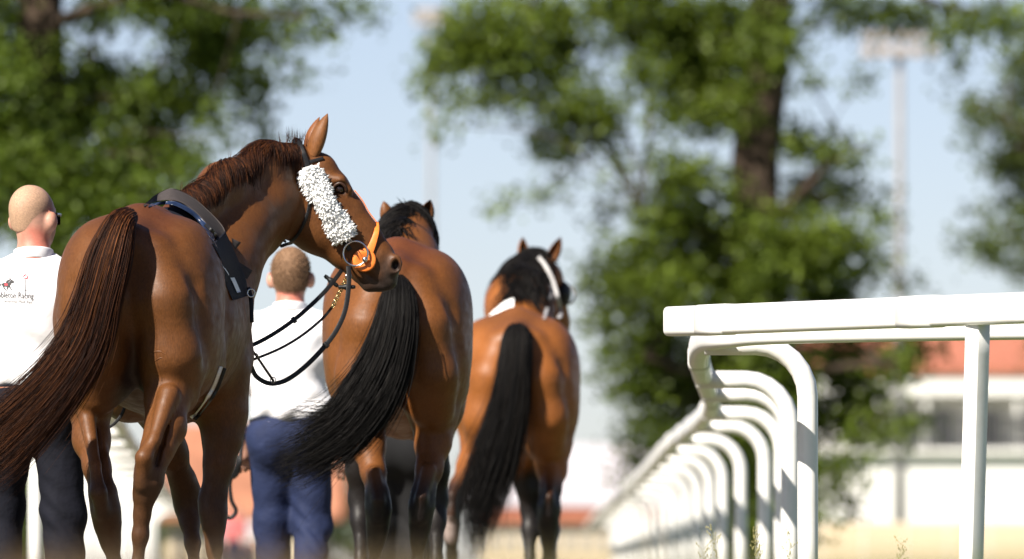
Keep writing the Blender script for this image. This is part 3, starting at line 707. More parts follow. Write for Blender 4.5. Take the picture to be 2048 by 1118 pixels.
# ------------------------------------------------------------------ the two bays ahead
BLK = [(.003, .0026, .0026), (.0045, .004, .004), (.007, .006, .0055), (.010, .008, .007)]
def bay(Hx, label, coat, mat, legs, hooves, neck, head, ears, tailrows, manerows, topline, seed, extra=None, group='racehorses walking away', sock=None):
    root = empty('horse', (Hx.ox, Hx.Y0 + .9, 0), label, 'horse', group)
    F = Field((Hx.ox - .5, Hx.Y0 - .3, 0), (Hx.ox + .62, Hx.Y0 + 3.0, 2.0), .011)
    horse_trunk(F, Hx)
    for pts, g in zip(legs, hooves): leg(F, Hx, pts, Vector(g))
    for pts in legs[:2]:           # tendons and points of hock
        a, b, c = pts[-6], pts[-4], pts[-3]
        F.chain([(Hx.M(a[0], a[1], a[2] - .07), .03), (Hx.M(b[0], b[1] - 20, b[2] - .06), .022), (Hx.M(c[0], c[1] - 16, c[2] - .05), .030)], .02)
    F.chain([(Hx.M(*p[:3]) if p[0] > 3 else Hx.L(*p[:3]), p[3]) for p in neck], .09)
    F.chain([(Hx.M(*p[:3]), p[3]) for p in head], .05)
    if extra: extra(F)
    V, Fq = F.mesh(2)
    C = np.tile(np.array(coat), (len(V), 1))
    paint(V, C, Hx.L(0, .1, 1.62), Hx.L(0, 1.2, 1.66), .10, .16, topline, .8)
    dark = (.010, .008, .008)
    for pts in legs: paint(V, C, Hx.M(*pts[-4][:3]), Hx.M(pts[-1][0], 1300, pts[-1][2]), .07, .14, dark, .96)
    if sock: paint(V, C, Hx.M(*sock[0]), Hx.M(*sock[1]), .03, .03, (.45, .36, .33), .9)
    C *= .78
    b = mesh_obj('body', V, Fq, mat, root, True, C); bv = bvh_of(V, Fq)
    for g in hooves: hoof(root, Hx, g)
    for (bp, tp, fc, w) in ears: ear(root, Hx.M(*bp), Hx.M(*tp), w, fc, mat, tuple(x * .66 for x in coat), tuple(x * .4 for x in coat))
    hair_tail('tail', root, [(Hx.M(*p), w, dd) for p, w, dd in tailrows], 4600, M_HAIR, BLK, seg=18, rad=.0015, fly=.04, lo=.30, seed=seed)
    mane(root, manerows, 2200, M_HAIR, BLK, seed + 1, bv, length=.22, rad=.0028, stick=.09, lift=.02)
    return root, bv
Hb = HorseMap(38.5, 792, .5, zs=1.0, ws=.985, bw=.84)
M2 = coat_material('bay_coat', 0.5); m = Hb.M
gz = lambda px, Y: (P(px, 1150, Y).x, Y, 0)
LH2 = [(722, 660, .32, 64), (722, 760, .30, 56), (728, 830, .27, 44), (736, 890, .2, 33), (747, 945, .13, 22), (755, 990, .07, 20), (757, 1020, .07, 22), (755, 1055, .09, 18), (752, 1082, .10, 13), (748, 1125, .12, 12)]
RH2 = [(866, 660, .32, 64), (868, 760, .3, 57), (868, 830, .26, 45), (866, 885, .2, 34), (858, 940, .13, 24), (847, 985, .08, 20), (843, 1015, .07, 22), (840, 1050, .09, 18), (837, 1080, .10, 13), (834, 1125, .12, 12)]
LF2 = [(730, 790, 1.4, 50), (722, 870, 1.46, 34), (718, 940, 1.5, 25), (720, 1000, 1.53, 22), (721, 1040, 1.5, 18), (722, 1120, 1.45, 13)]
RF2 = [(860, 790, 1.4, 50), (868, 870, 1.46, 34), (872, 940, 1.5, 25), (872, 1000, 1.53, 22), (872, 1040, 1.5, 18), (873, 1120, 1.45, 13)]
horse2, B2 = bay(Hb, 'dark bay racehorse with its black tail swept sideways and both ears up', (.175, .062, .016), M2, [LH2, RH2, LF2, RF2],
    [gz(745, 38.68), gz(830, 38.66), gz(722, 40.0), gz(874, 40.02)],
    [(0, 1.35, 1.32, .24), (0, 1.6, 1.45, .19), (808, 520, 1.85, .135), (812, 478, 2.05, .10), (814, 458, 2.15, .09)],
    [(814, 452, 2.18, .085), (815, 490, 2.32, .09), (816, 560, 2.50, .075), (817, 610, 2.60, .055)],
    [((779, 450, 2.14), (767, 402, 2.12), (-.35, .9, 0), .032), ((848, 448, 2.14), (861, 399, 2.12), (-.35, -.9, 0), .034)],
    [((797, 560, .02), .035, .03), ((797, 590, -.07), .07, .05), ((792, 650, -.12), .095, .06), ((770, 730, -.15), .115, .065), ((735, 800, -.18), .13, .07), ((690, 858, -.2), .125, .07), ((640, 895, -.22), .13, .06), ((590, 925, -.23), .13, .05), ((540, 945, -.23), .12, .04)],
    [(m(797, 500, 1.75), (-.1, -.3, -.6)), (m(805, 470, 1.95), (-.3, -.3, -.6)), (m(812, 436, 2.1), (-.45, -.25, -.45)), (m(822, 428, 2.18), (.45, -.2, -.4)), (m(838, 440, 2.2), (.3, -.2, -.5)), (m(850, 452, 2.16), (.15, -.25, -.6)), (m(846, 470, 2.1), (.0, -.25, -.6))], (.12, .036, .013), 21)
# flying wisps from the tail
hair_tail('tail_wisp', horse2, [(m(700, 820, -.2), .05, .03), (m(650, 830, -.2), .06, .03), (m(590, 832, -.2), .08, .03), (m(530, 852, -.2), .10, .03)], 60, M_HAIR, BLK, seg=12, rad=.0014, fly=.04, lo=.5, seed=31)

Hc = HorseMap(46.0, 1031, .5, zs=.952, ws=1.0, bw=.84)
M3 = coat_material('light_bay_coat', 0.5); m = Hc.M
LH3 = [(978, 740, .32, 52), (968, 830, .3, 40), (955, 885, .24, 30), (938, 930, .17, 22), (918, 975, .08, 18), (905, 1010, .02, 18), (902, 1045, .0, 15), (902, 1070, .02, 13), (904, 1110, .06, 11.5)]
RH3 = [(1092, 740, .32, 58), (1098, 830, .3, 50), (1102, 890, .25, 39), (1104, 940, .2, 28), (1102, 978, .12, 19), (1098, 1015, .07, 19), (1096, 1045, .08, 17), (1096, 1075, .1, 12), (1096, 1120, .12, 11)]
LF3 = [(1000, 850, 1.4, 40), (1030, 920, 1.46, 28), (1055, 980, 1.5, 20), (1060, 1020, 1.53, 18), (1060, 1060, 1.5, 15), (1060, 1115, 1.45, 11)]
RF3 = [(1085, 850, 1.4, 40), (1095, 920, 1.46, 28), (1100, 980, 1.5, 20), (1102, 1020, 1.53, 18), (1102, 1060, 1.5, 15), (1102, 1115, 1.45, 11)]
def white_sock(F): pass
horse3, B3 = bay(Hc, 'light bay racehorse with a straight hanging black tail and pale bridle straps', (.275, .092, .021), M3, [LH3, RH3, LF3, RF3],
    [gz(906, 46.2), gz(1096, 46.18), gz(1060, 47.5), gz(1103, 47.5)],
    [(0, 1.35, 1.32, .24), (0, 1.62, 1.42, .19), (1040, 610, 1.95, .16), (1050, 572, 2.15, .12), (1064, 545, 2.28, .10)],
    [(1072, 538, 2.3, .085), (1085, 560, 2.34, .095), (1098, 592, 2.40, .085), (1110, 640, 2.46, .065), (1118, 675, 2.5, .055)],
    [((1048, 522, 2.28), (1045, 474, 2.28), (.3, -.8, 0), .030), ((1098, 528, 2.28), (1122, 474, 2.26), (-.5, -.7, 0), .034)],
    [((1034, 655, .02), .05, .03), ((1034, 680, -.06), .075, .05), ((1028, 750, -.10), .088, .06), ((1015, 830, -.12), .105, .065), ((990, 920, -.14), .13, .07), ((966, 1000, -.16), .125, .07), ((955, 1060, -.17), .09, .06), ((950, 1125, -.18), .04, .04)],
    [(m(1042, 612, 1.85), (-.1, -.3, -.5)), (m(1046, 575, 2.0), (-.15, -.3, -.5)), (m(1052, 545, 2.15), (-.2, -.3, -.5)), (m(1060, 524, 2.24), (-.25, -.25, -.5)), (m(1070, 518, 2.28), (-.2, -.2, -.5))], (.17, .060, .018), 41,
    sock=((898, 1050, -.05), (902, 1075, -.03)))
# pale bridle and eye cup of the light bay
M_PALE = mat_plain('pale_grey_strap', (.34, .33, .33), rough=0.5, var=0.1)
br3 = empty('bridle', m(1085, 560, 2.2), 'pale grey bridle straps with a dark eye cup on the light bay horse', 'bridle')
def surf(px, py, off, bv, dflt):
    d = pdir(px, py).normalized(); r = bv.ray_cast(camv, d)
    return r[0] + r[1] * off if r[0] is not None else dflt
st = [surf(x, y, .026, B3, m(x, y, 2.24)) for x, y in ((1073, 523), (1082, 535), (1091, 552), (1099, 572), (1106, 598), (1111, 625), (1113, 645))]
strap('cheekpiece', br3, st, .020, .006, M_PALE, n=40)
strap('throatlash', br3, [surf(x, y, .008, B3, m(x, y, 2.24)) for x, y in ((1100, 572), (1097, 596), (1092, 618), (1088, 640))], .018, .006, M_PALE)
F = Field(tuple(m(1110, 640, 2.2) - Vector((.0, .1, 0))), tuple(m(1150, 550, 2.2) + Vector((.02, .25, 0))), .006)
F.ell(m(1127, 588, 2.33), (.04, .07, .065), .01); F.cut(m(1127, 588, 2.40), (0, 1, 0)); V, Fq = F.mesh(2); mesh_obj('eye_cup', V, Fq, M_BLACK, br3)
Vr, Fr = ring(m(1134, 590, 2.33), .045, .007, (.35, -.9, 0), 20, 6); mesh_obj('cup_rim', Vr, Fr, M_PALE, br3)
# white pad on its withers
pad3 = empty('saddle_pad', Hc.L(0, 1.1, 1.5), 'white pad across the withers of the light bay horse', 'saddle pad')
rows = []
for i, f in enumerate(np.linspace(.98, 1.25, 6)):
    for th in np.radians(np.linspace(-50, -2, 24)):
        o = Hc.L(0, f, 1.15); d = Vector((0, 0, 1)) * math.cos(th) + Hc.rt * math.sin(th); r = B3.ray_cast(o + d * .8, -d)
        rows.append(arr(r[0] + d * (.012 + .05 * math.cos(th) * (1 if i else .3))))
Fq = [(i * 24 + j, i * 24 + j + 1, (i + 1) * 24 + j + 1, (i + 1) * 24 + j) for i in range(5) for j in range(23)]
mesh_obj('pad', np.array(rows), Fq, M_FLEECE, pad3)
# ------------------------------------------------------------------ people
M_SKIN = mat_plain('skin', (1, 1, 1), rough=0.5, spec=0.4, var=0.1, scale=60, attr=True, bump=.15, bscale=300, sss=.12)
M_SHIRT = mat_plain('white_cotton', (.80, .79, .82), rough=0.85, var=0.03, scale=20, bump=.35, bscale=14, sheen=.1, bdist=.01)
M_TROUSER_NAVY = mat_plain('dark_navy_twill', (.0045, .005, .010), rough=0.85, spec=.2, var=0.15, scale=15, bump=.5, bscale=25, bdist=.01)
M_TROUSER_BLUE = mat_plain('navy_twill', (.0105, .018, .056), rough=0.8, spec=.3, var=0.15, scale=15, bump=.6, bscale=22, bdist=.012)
M_TROUSER_BLACK = mat_plain('black_twill', (.012, .012, .013), rough=0.85, spec=.2, var=0.15, scale=15)
M_BELT_BROWN = mat_plain('tan_leather', (.20, .065, .025), rough=0.45, var=0.2, scale=70)
M_SHOE = mat_plain('dark_shoe_leather', (.02, .016, .014), rough=0.35, var=0.2)
M_LENS = mat_plain('dark_lens', (.006, .006, .007), rough=0.08, spec=0.6, var=0.05)
M_STUBBLE = mat_plain('ginger_stubble', (.38, .235, .15), rough=0.7, var=0.22, scale=160, dirt=((.46, .27, .20), 14, .85), bump=.3, bscale=500)
SKIN = np.array((.48, .26, .19)); SKIN_RED = np.array((.48, .15, .105))
def person(label, ox, oy, yaw, legs, arms, trousers, hair=None, head_yaw=0.0, hz=1.0, belt=None, group='grooms leading the horses', hres=.0075, head_lean=0.0, folds=1.0, name='person', fine=True, skin=SKIN, shirt_mat=None):
    """legs/arms: joint lists in local (right, forward, up) metres for left then right"""
    ya = math.radians(yaw); fw = Vector((math.sin(ya), math.cos(ya), 0)); rt = Vector((math.cos(ya), -math.sin(ya), 0))
    Lp = lambda r, f, z: Vector((ox, oy, 0)) + rt * r + fw * f + Vector((0, 0, z * hz))
    root = empty(name, (ox, oy, 0), label, 'person', group)
    hy = ya + math.radians(head_yaw); hf = Vector((math.sin(hy), math.cos(hy), 0)); hr = Vector((math.cos(hy), -math.sin(hy), 0)); up = Vector((0, 0, 1))
    ax = [hr, hf, up]; bax = [rt, fw, up]
    hc = Lp(0, .03 + head_lean, 1.655); hp_ = lambda r, f, z: hc + hr * r + hf * f + up * z
    lo = np.array((ox - .55, oy - .45, -.01)); hi = np.array((ox + .55, oy + .5, 1.85 * hz))
    # --- skin: head, neck, arms and hands, trunk and legs as one continuous body
    B = Field(lo, hi, hres)
    B.ell(hp_(0, -.016, .026), (.079, .096, .091), .02, 'u', ax); B.ell(hp_(0, .03, -.03), (.064, .075, .09), .04, 'u', ax)
    B.cone(hp_(0, .055, -.075), hp_(0, .07, -.095), .04, .028, .04)                         # jaw, chin
    B.cone(hp_(0, .098, .0), hp_(0, .118, -.03), .012, .017, .015); B.cone(hp_(-.03, .088, .022), hp_(.03, .088, .022), .012, .012, .02)
    B.cone(hp_(-.02, .092, -.065), hp_(.02, .092, -.065), .011, .011, .012)
    for sg in (-1, 1):
        B.ell(hp_(sg * .090, -.004, -.022), (.019, .026, .036), .004, 'u', ax); B.ell(hp_(sg * .03, .093, .005), (.013, .01, .009), .01, 's', ax)
    B.chain([(Lp(0, .0 + head_lean * .9, 1.60), .056), (Lp(0, -.005, 1.46), .066), (Lp(0, 0, 1.40), .10)], .05)
    B.ell(Lp(0, .0, 1.22), (.15, .095, .26), .05, 'u', bax); B.ell(Lp(0, 0, .98), (.145, .1, .12), .06, 'u', bax)
    for pts in arms:
        B.chain([(Lp(*p), r) for p, r in zip(pts[:3], (.055, .042, .030))], .03)
        w, g = Lp(*pts[2]), Lp(*pts[3]); d = (g - w).normalized(); pl = w + d * .075; sd = d.cross(fw).normalized(); kf = fw.lerp(d, 0.2).normalized()
        B.cone(w, pl, .027, .030, .02); B.cone(w + d * .03 - sd * .02, pl - sd * .022, .02, .018, .015); B.cone(w + d * .03 + sd * .02, pl + sd * .022, .02, .016, .015)
        for q, ln in zip((-.032, -.011, .011, .031), (.036, .042, .04, .032)):        # four curled fingers and a thumb
            k0 = pl + sd * q + d * .015; k1 = k0 + d * ln * .8 + kf * .008; k2 = k1 + (d * .35 + kf * .9).normalized() * ln * .75; k3 = k2 + (kf - d * .5).normalized() * ln * .5
            B.chain([(k0, .0098), (k1, .0092), (k2, .0085), (k3, .0078)], .006)
        tb = w + d * .03 - sd * .03; B.chain([(tb, .013), (tb + d * .035 - sd * .018 + kf * .012, .0115), (tb + d * .06 - sd * .012 + kf * .03, .0098)], .008)
    for pts in legs:
        B.chain([(Lp(*p), r) for p, r in zip(pts, (.078, .052, .042))], .04)
    V, Fq = B.mesh(1)
    C = np.tile(np.array(skin), (len(V), 1)) * (1 + .06 * np.sin(V[:, :1] * 90) * np.sin(V[:, 2:] * 70))
    for sg in (-1, 1): paint(V, C, hp_(sg * .08, 0, -.03), hp_(sg * .08, 0, .02), .015, .02, SKIN_RED, .8)
    paint(V, C, Lp(0, -.06, 1.42), Lp(0, -.06, 1.54), .05, .04, SKIN_RED, .75)
    if hair == 'stubble':
        scalp = np.clip((V @ arr(up) - (hc.z - .015)) / .03, 0, 1) * (np.clip(((V - arr(hc)) @ arr(hf) * -1 + .06) / .03, 0, 1))
        nz = .5 + .5 * np.sin(V[:, 0] * 61 + 2) * np.sin(V[:, 2] * 47) * np.sin(V[:, 1] * 53)
        C[:] = C * (1 - .42 * scalp[:, None]) + np.array((.30, .19, .115)) * (.42 * scalp)[:, None] * (.8 + .4 * nz[:, None])
        paint(V, C, hp_(.06, .045, -.07), hp_(.03, .08, -.1), .02, .025, (.24, .14, .09), .65)
    mesh_obj('body', V, Fq, M_SKIN, root, True, C)
    if hair == 'stubble':
        Hh = Field(arr(hc) - .16, arr(hc) + .16, .005)
        Hh.ell(hp_(0, -.016, .026), (.0803, .0973, .0923), .02, 'u', ax); Hh.ell(hp_(0, -.04, -.03), (.060, .056, .07), .03, 'u', ax)
        Hh.cut(hp_(0, .04, .05), tuple(hf + up * .9)); Hh.cut(hp_(0, -.03, -.05), tuple(-up + hf * .35))
        for sg in (-1, 1): Hh.ell(hp_(sg * .088, .0, -.02), (.022, .028, .045), .008, 's', ax)
        V, Fq = Hh.mesh(1); mesh_obj('stubble', V, Fq, M_STUBBLE, root)
    elif hair:
        Hh = Field(arr(hc) - .16, arr(hc) + .16, .006)
        Hh.ell(hp_(0, -.017, .028), (.084, .101, .098), .02, 'u', ax); Hh.ell(hp_(0, -.045, -.03), (.066, .06, .075), .03, 'u', ax)
        Hh.cut(hp_(0, .055, .05), tuple(hf - up * .55)); Hh.cut(hp_(0, -.03, -.062), tuple(-up + hf * .35))
        for sg in (-1, 1): Hh.ell(hp_(sg * .085, .005, -.02), (.022, .028, .035), .008, 's', ax)
        V, Fq = Hh.mesh(1); N_ = vnormals(V, Fq); V = V + N_ * (rng.normal(0, .0016, len(V)))[:, None]
        ho = mesh_obj('hair', V, Fq, hair, root)
        if hres < .01:
            N_ = vnormals(V, Fq); sel = rng.choice(len(V), min(5000, len(V)), replace=False); b0 = V[sel] - N_[sel] * .003
            e0 = V[sel] + N_[sel] * rng.uniform(.003, .009, (len(sel), 1)) + np.array((0, 0, -.007)) + rng.normal(0, .003, (len(sel), 3))
            st = b0[:, None, :] + (e0 - b0)[:, None, :] * np.linspace(0, 1, 4)[None, :, None]
            Vh, Fh, _c = tubes(st, np.tile(np.array((.0011, .001, .0008, .0003)), (len(sel), 1))); mesh_obj('cropped_strands', Vh, Fh, hair, ho)
    # --- shirt
    S = Field(lo, hi, hres)
    S.ell(Lp(0, .0, 1.26), (.185, .122, .26), .04, 'u', bax); S.ell(Lp(0, .0, 1.02), (.168, .118, .14), .06, 'u', bax); S.ell(Lp(0, -.03, 1.30), (.16, .10, .14), .05, 'u', bax)
    S.cone(Lp(-.15, 0, 1.405), Lp(.15, 0, 1.405), .062, .062, .07); S.cone(Lp(0, -.01, 1.40), Lp(0, .0 + head_lean * .5, 1.495), .085, .071, .04)
    for pts in arms:
        a, b = Lp(*pts[0]), Lp(*pts[1]); S.cone(a, a.lerp(b, .85), .075, .070, .05); S.cut(a.lerp(b, .85) if False else Lp(0, 0, 5), (0, 0, 1))
    S.cut(Lp(0, 0, .985), (0, 0, -1), .02); S.cut(Lp(0, .03 + head_lean * .5, 1.515), (0, float(fw.y) * -.25, 1), .008)
    V, Fq = S.mesh(2); N_ = vnormals(V, Fq)
    z = V[:, 2] / hz; x = (V - arr((ox, oy, 0))) @ arr(rt)
    blouse = np.exp(-((z - 1.03) / .05) ** 2) * .020
    fold = .006 * np.sin(x * 26 + np.sin(z * 13 + ox) * 1.8 + z * 9) * np.clip((1.38 - z) / .3, 0, 1) + .004 * np.sin(x * 55 - z * 30 + 2 * np.sin(z * 21)) * np.clip((1.2 - z) / .2, 0, 1)
    fold = fold + .009 * np.sin(x * 17 + z * 22 + 1.5 * np.sin(z * 11 + x * 9) + ox) * np.exp(-((z - 1.1) / .10) ** 2) + .006 * np.sin((x * np.sign(x + 1e-6)) * 40 - z * 34) * np.exp(-((z - 1.33) / .08) ** 2) * np.clip(np.abs(x) * 9 - .5, 0, 1)
    V = V + N_ * ((blouse + fold * folds)[:, None])
    sh = mesh_obj('shirt', V, Fq, shirt_mat or M_SHIRT, root); bv = bvh_of(V, Fq)
    Cc = np.array([arr(Lp(.072 * math.cos(t), .0 + head_lean * .5 + .078 * math.sin(t), 1.497 - .014 * math.sin(t))) for t in np.linspace(0, 2 * math.pi, 40)])
    Vc, Fc = sweep(Cc, rrect(.005, .021, .004, 2), (0, 0, 1)); mesh_obj('collar', Vc, Fc, shirt_mat or M_SHIRT, sh)
    # --- trousers
    Tt = Field(lo, hi, hres)
    Tt.ell(Lp(0, -.01, .93), (.172, .132, .13), .05, 'u', bax)
    for pts in legs:
        hp2, kn, an = [Lp(*p) for p in pts]
        sgn = 1 if pts[0][0] > 0 else -1
        Tt.ell(hp2 + rt * (-.01 * sgn) - fw * .055 - up * .02, (.092, .085, .11), .06, 'u', bax)
        Tt.chain([(hp2 - up * .02, .1), (kn, .078), (an + up * .02, .075)], .05)
        Tt.cut(Lp(0, 0, .03), (0, 0, -1), .004)
    Tt.cut(Lp(0, 0, .99), (0, 0, 1), .01)
    V, Fq = Tt.mesh(2); N_ = vnormals(V, Fq); z = V[:, 2] / hz; x = (V - arr((ox, oy, 0))) @ arr(rt); y = (V - arr((ox, oy, 0))) @ arr(fw)
    fd = .008 * np.sin(z * 55 + x * 30 + 2.2 * np.sin(x * 23 + z * 9)) * np.exp(-((z - .47) / .16) ** 2) + .008 * np.sin(z * 42 - x * 22 + ox * 7) * np.clip((.35 - z) / .2, 0, 1) + .005 * np.sin(x * 38 + z * 14 + 2 * np.sin(z * 8))
    V = V + N_ * (fd * folds * .5 * (.5 + .5 * np.sin(x * 7 + z * 5 + oy)))[:, None]
    mesh_obj('trousers', V, Fq, trousers, root)
    Cb = np.array([arr(Lp(.178 * math.cos(t), -.003 + .131 * math.sin(t), .966)) for t in np.linspace(0, 2 * math.pi, 48)])
    Vb, Fb = sweep(Cb, rrect(.004, .018, .003, 2), (0, 0, 1)); mesh_obj('belt', Vb, Fb, belt or M_BLACK, root)
    for pts in legs:
        an = Lp(*pts[2]); Sh = Field(arr(an) - (.2, .25, .12), arr(an) + (.2, .3, .1), .008)
        base = Vector((an.x, an.y, .045)); Sh.cone(base - fw * .04, base + fw * .14, .042, .036, .02); Sh.cone(base + up * .02 - fw * .01, base + up * .05, .045, .045, .03); Sh.cut((0, 0, 0.004), (0, 0, -1), .004)
        V, Fq = Sh.mesh(1); mesh_obj('shoe', V, Fq, M_SHOE, root)
    return root, bv, hp_, Lp

X = lambda px, Y: P(px, 1150, Y).x
# bald man in the printed shirt beside the chestnut horse
Y1 = 36.25
man1, BS1, hp1, L1 = person('bald man in sunglasses and white printed polo shirt with tan belt', X(66, Y1), Y1, -4,
    [((-.09, 0, .90), (-.115, .10, .50), (-.12, -.02, .09)), ((.09, 0, .90), (.115, -.02, .50), (.128, -.10, .09))],
    [((-.20, 0, 1.40), (-.27, .0, 1.13), (-.27, .10, .90), (-.27, .14, .80)), ((.20, .0, 1.40), (.27, .05, 1.14), (.22, .25, .98), (.20, .33, .94))],
    M_TROUSER_NAVY, hair='stubble', head_yaw=36, hz=.985, belt=M_BELT_BROWN, head_lean=.0)
sg_ = empty('sunglasses', hp1(0, .1, .02), 'black sunglasses worn by the bald man', 'sunglasses')
for s in (-1, 1):
    V, Fq = sweep([hp1(s * .090, -.008, .004), hp1(s * .083, .04, .004), hp1(s * .068, .088, .003)], rrect(.0025, .006, .002, 2), (0, 0, 1)); mesh_obj('temple', V, Fq, M_LENS, sg_)
    lens = [hp1(s * (.008 + .058 * u), .108 - .022 * u * u, .008 - .042 * v) for v in (0, .5, 1) for u in np.linspace(0, 1, 8)]
    Vl = np.array([list(p) for p in lens] + [list(p + Vector((0, .002, 0))) for p in lens]); Fl = [(i * 8 + j, i * 8 + j + 1, (i + 1) * 8 + j + 1, (i + 1) * 8 + j) for i in range(2) for j in range(7)]
    Fl += [tuple(24 + k for k in f[::-1]) for f in Fl]; mesh_obj('lens', Vl, Fl, M_LENS, sg_)
V, Fq = sweep([hp1(-.02, .108, .002), hp1(0, .113, .004), hp1(.02, .108, .002)], circ(.003, 6), (0, 0, 1)); mesh_obj('bridge', V, Fq, M_LENS, sg_)
# print on the back of the shirt: two lines of lettering, a galloping horse with rider, a winning post
M_INK = mat_plain('black_print', (.02, .02, .022), rough=0.7, var=0.1); M_RED = mat_plain('red_print', (.55, .03, .05), rough=0.7, var=0.1)
prints = man1.children
shirt1 = [c for c in man1.children if c.name.startswith('shirt')][0]
def on_shirt(px, py, off=.0032):
    d = pdir(px, py).normalized(); r = BS1.ray_cast(camv, d)
    return r[0] - d * off if r[0] is not None else P(px, py, Y1 - .13)
def print_poly(name, polys, mat):
    """polygons given as photo pixels, laid on the cloth"""
    V, Fq = [], []
    for p in polys:
        o = len(V); V += [list(on_shirt(x, y)) for x, y in p]; Fq.append(tuple(range(o, o + len(p))))
    return mesh_obj(name, np.array(V), Fq, mat, shirt1, False)
def lettering(text, right, base, width, height, slope=0.0):
    cu = bpy.data.curves.new('lettering', 'FONT'); cu.body = text; cu.size = 1.0; cu.resolution_u = 3
    to = bpy.data.objects.new('lettering_source', cu); scn.collection.objects.link(to); bpy.context.view_layer.update()
    me = to.to_mesh(); v = np.array([list(q.co) for q in me.vertices]); f = [tuple(p.vertices) for p in me.polygons]
    to.to_mesh_clear(); bpy.data.objects.remove(to); bpy.data.curves.remove(cu)
    sx = width / (v[:, 0].max() - v[:, 0].min()); x = right - (v[:, 0].max() - v[:, 0]) * sx
    y = base - v[:, 1] * height / .73 + (x - right) * slope
    W = np.array([list(on_shirt(a, b)) for a, b in zip(x, y)])
    mesh_obj('lettering', W, f, M_INK, shirt1, False)
lettering('Hambleton Racing', 67, 597, 88, 13.0, .03); lettering('Racehorse Ownership Made Easy', 65, 606.5, 92, 7.0, .03)
sgm = lambda a, b, w: [(a[0], a[1] - w), (b[0], b[1] - w), (b[0], b[1] + w), (a[0], a[1] + w)]
print_poly('emblem_horse', [[(2, 568), (8, 565), (15, 566), (20, 563), (22, 567), (19, 572), (12, 573), (5, 572)], [(18, 565), (23, 559), (28, 562), (27, 565), (22, 566)], [(2, 568), (-3, 567), (-5, 571), (1, 571)],
    [(4, 571), (8, 572), (10, 577), (14, 580), (12, 581), (8, 578)], [(16, 571), (20, 571), (21, 575), (26, 580), (24, 580), (19, 576)], [(15, 572), (18, 572), (15, 577), (17, 580), (15, 580), (13, 577)]], M_INK)
print_poly('emblem_rider', [[(11, 566), (13, 561), (18, 559), (20, 561), (16, 563), (15, 567)], [(18, 556), (21, 556), (22, 559), (19, 560)]], M_INK)
print_poly('emblem_saddlecloth', [[(9, 567), (15, 567), (15, 571), (9, 571)]], M_RED)
k = 20; rp = []
for i in range(k):
    a, b = 2 * math.pi * i / k, 2 * math.pi * (i + 1) / k
    rp.append([(51 + 4.8 * math.cos(a), 553 + 4.8 * math.sin(a)), (51 + 4.8 * math.cos(b), 553 + 4.8 * math.sin(b)), (51 + 3.2 * math.cos(b), 553 + 3.2 * math.sin(b)), (51 + 3.2 * math.cos(a), 553 + 3.2 * math.sin(a))])
print_poly('emblem_post_ring', rp, M_RED)
print_poly('emblem_post', [[(50.4, 559), (51.4, 559), (51.2, 591), (50.2, 591)], sgm((-10, 581), (30, 580), .35), sgm((36, 579.5), (63, 581), .35)], M_INK)

# ginger-haired groom between the first two horses
M_HAIR_G = mat_plain('short_ginger_hair', (.19, .105, .055), rough=0.8, var=0.25, scale=160, bump=.6, bscale=260)
Y2 = 42.0
man2, BS2, hp2_, L2 = person('groom with short ginger hair, white shirt and navy blue trousers', X(580, Y2), Y2, 4,
    [((-.09, 0, .90), (-.085, .06, .50), (-.07, .08, .09)), ((.09, 0, .90), (.10, .03, .50), (.095, -.16, .13))],
    [((-.195, 0, 1.40), (-.235, -.02, 1.12), (-.225, .06, .89), (-.222, .07, .80)), ((.195, 0, 1.40), (.26, .1, 1.15), (.24, .33, 1.08), (.22, .42, 1.08))],
    M_TROUSER_BLUE, hair=M_HAIR_G, head_yaw=-3, hz=.957, belt=M_BLACK, folds=1.25)
rope = empty('lead_rope', P(470, 930, 41.6), 'dark lead rope looped in the hand of the ginger-haired groom', 'rope')
V, Fq = sweep(smooth_path([list(P(x, y, 41.97 + d)) for x, y, d in ((487, 868, .05), (482, 900, .0), (480, 925, -.03), (474, 948, .0), (462, 955, .02), (457, 940, .03), (462, 920, .02), (476, 915, 0), (470, 940, .0), (460, 965, .02), (463, 1000, .02), (472, 1020, .02), (466, 1033, .02), (455, 1035, .02), (445, 1020, .02))], 90), circ(.009, 8), (0, 1, 0)); mesh_obj('rope', V, Fq, M_BLACK, rope)
# handler hidden beyond the dark bay
Y3 = 44.3
man3, *_ = person('person in black trousers and white shirt seen between the dark bay horse\'s legs', X(795, Y3), Y3, 0,
    [((-.085, 0, .90), (-.085, .05, .50), (-.08, .0, .09)), ((.085, 0, .90), (.085, .08, .50), (.08, -.1, .09))],
    [((-.195, 0, 1.40), (-.25, 0, 1.13), (-.25, .08, .90), (-.25, .1, .8)), ((.195, 0, 1.40), (.26, .08, 1.15), (.22, .3, 1.08), (.2, .38, 1.08))],
    M_TROUSER_BLACK, hair=M_HAIR_G, hz=.93, belt=M_BLACK)
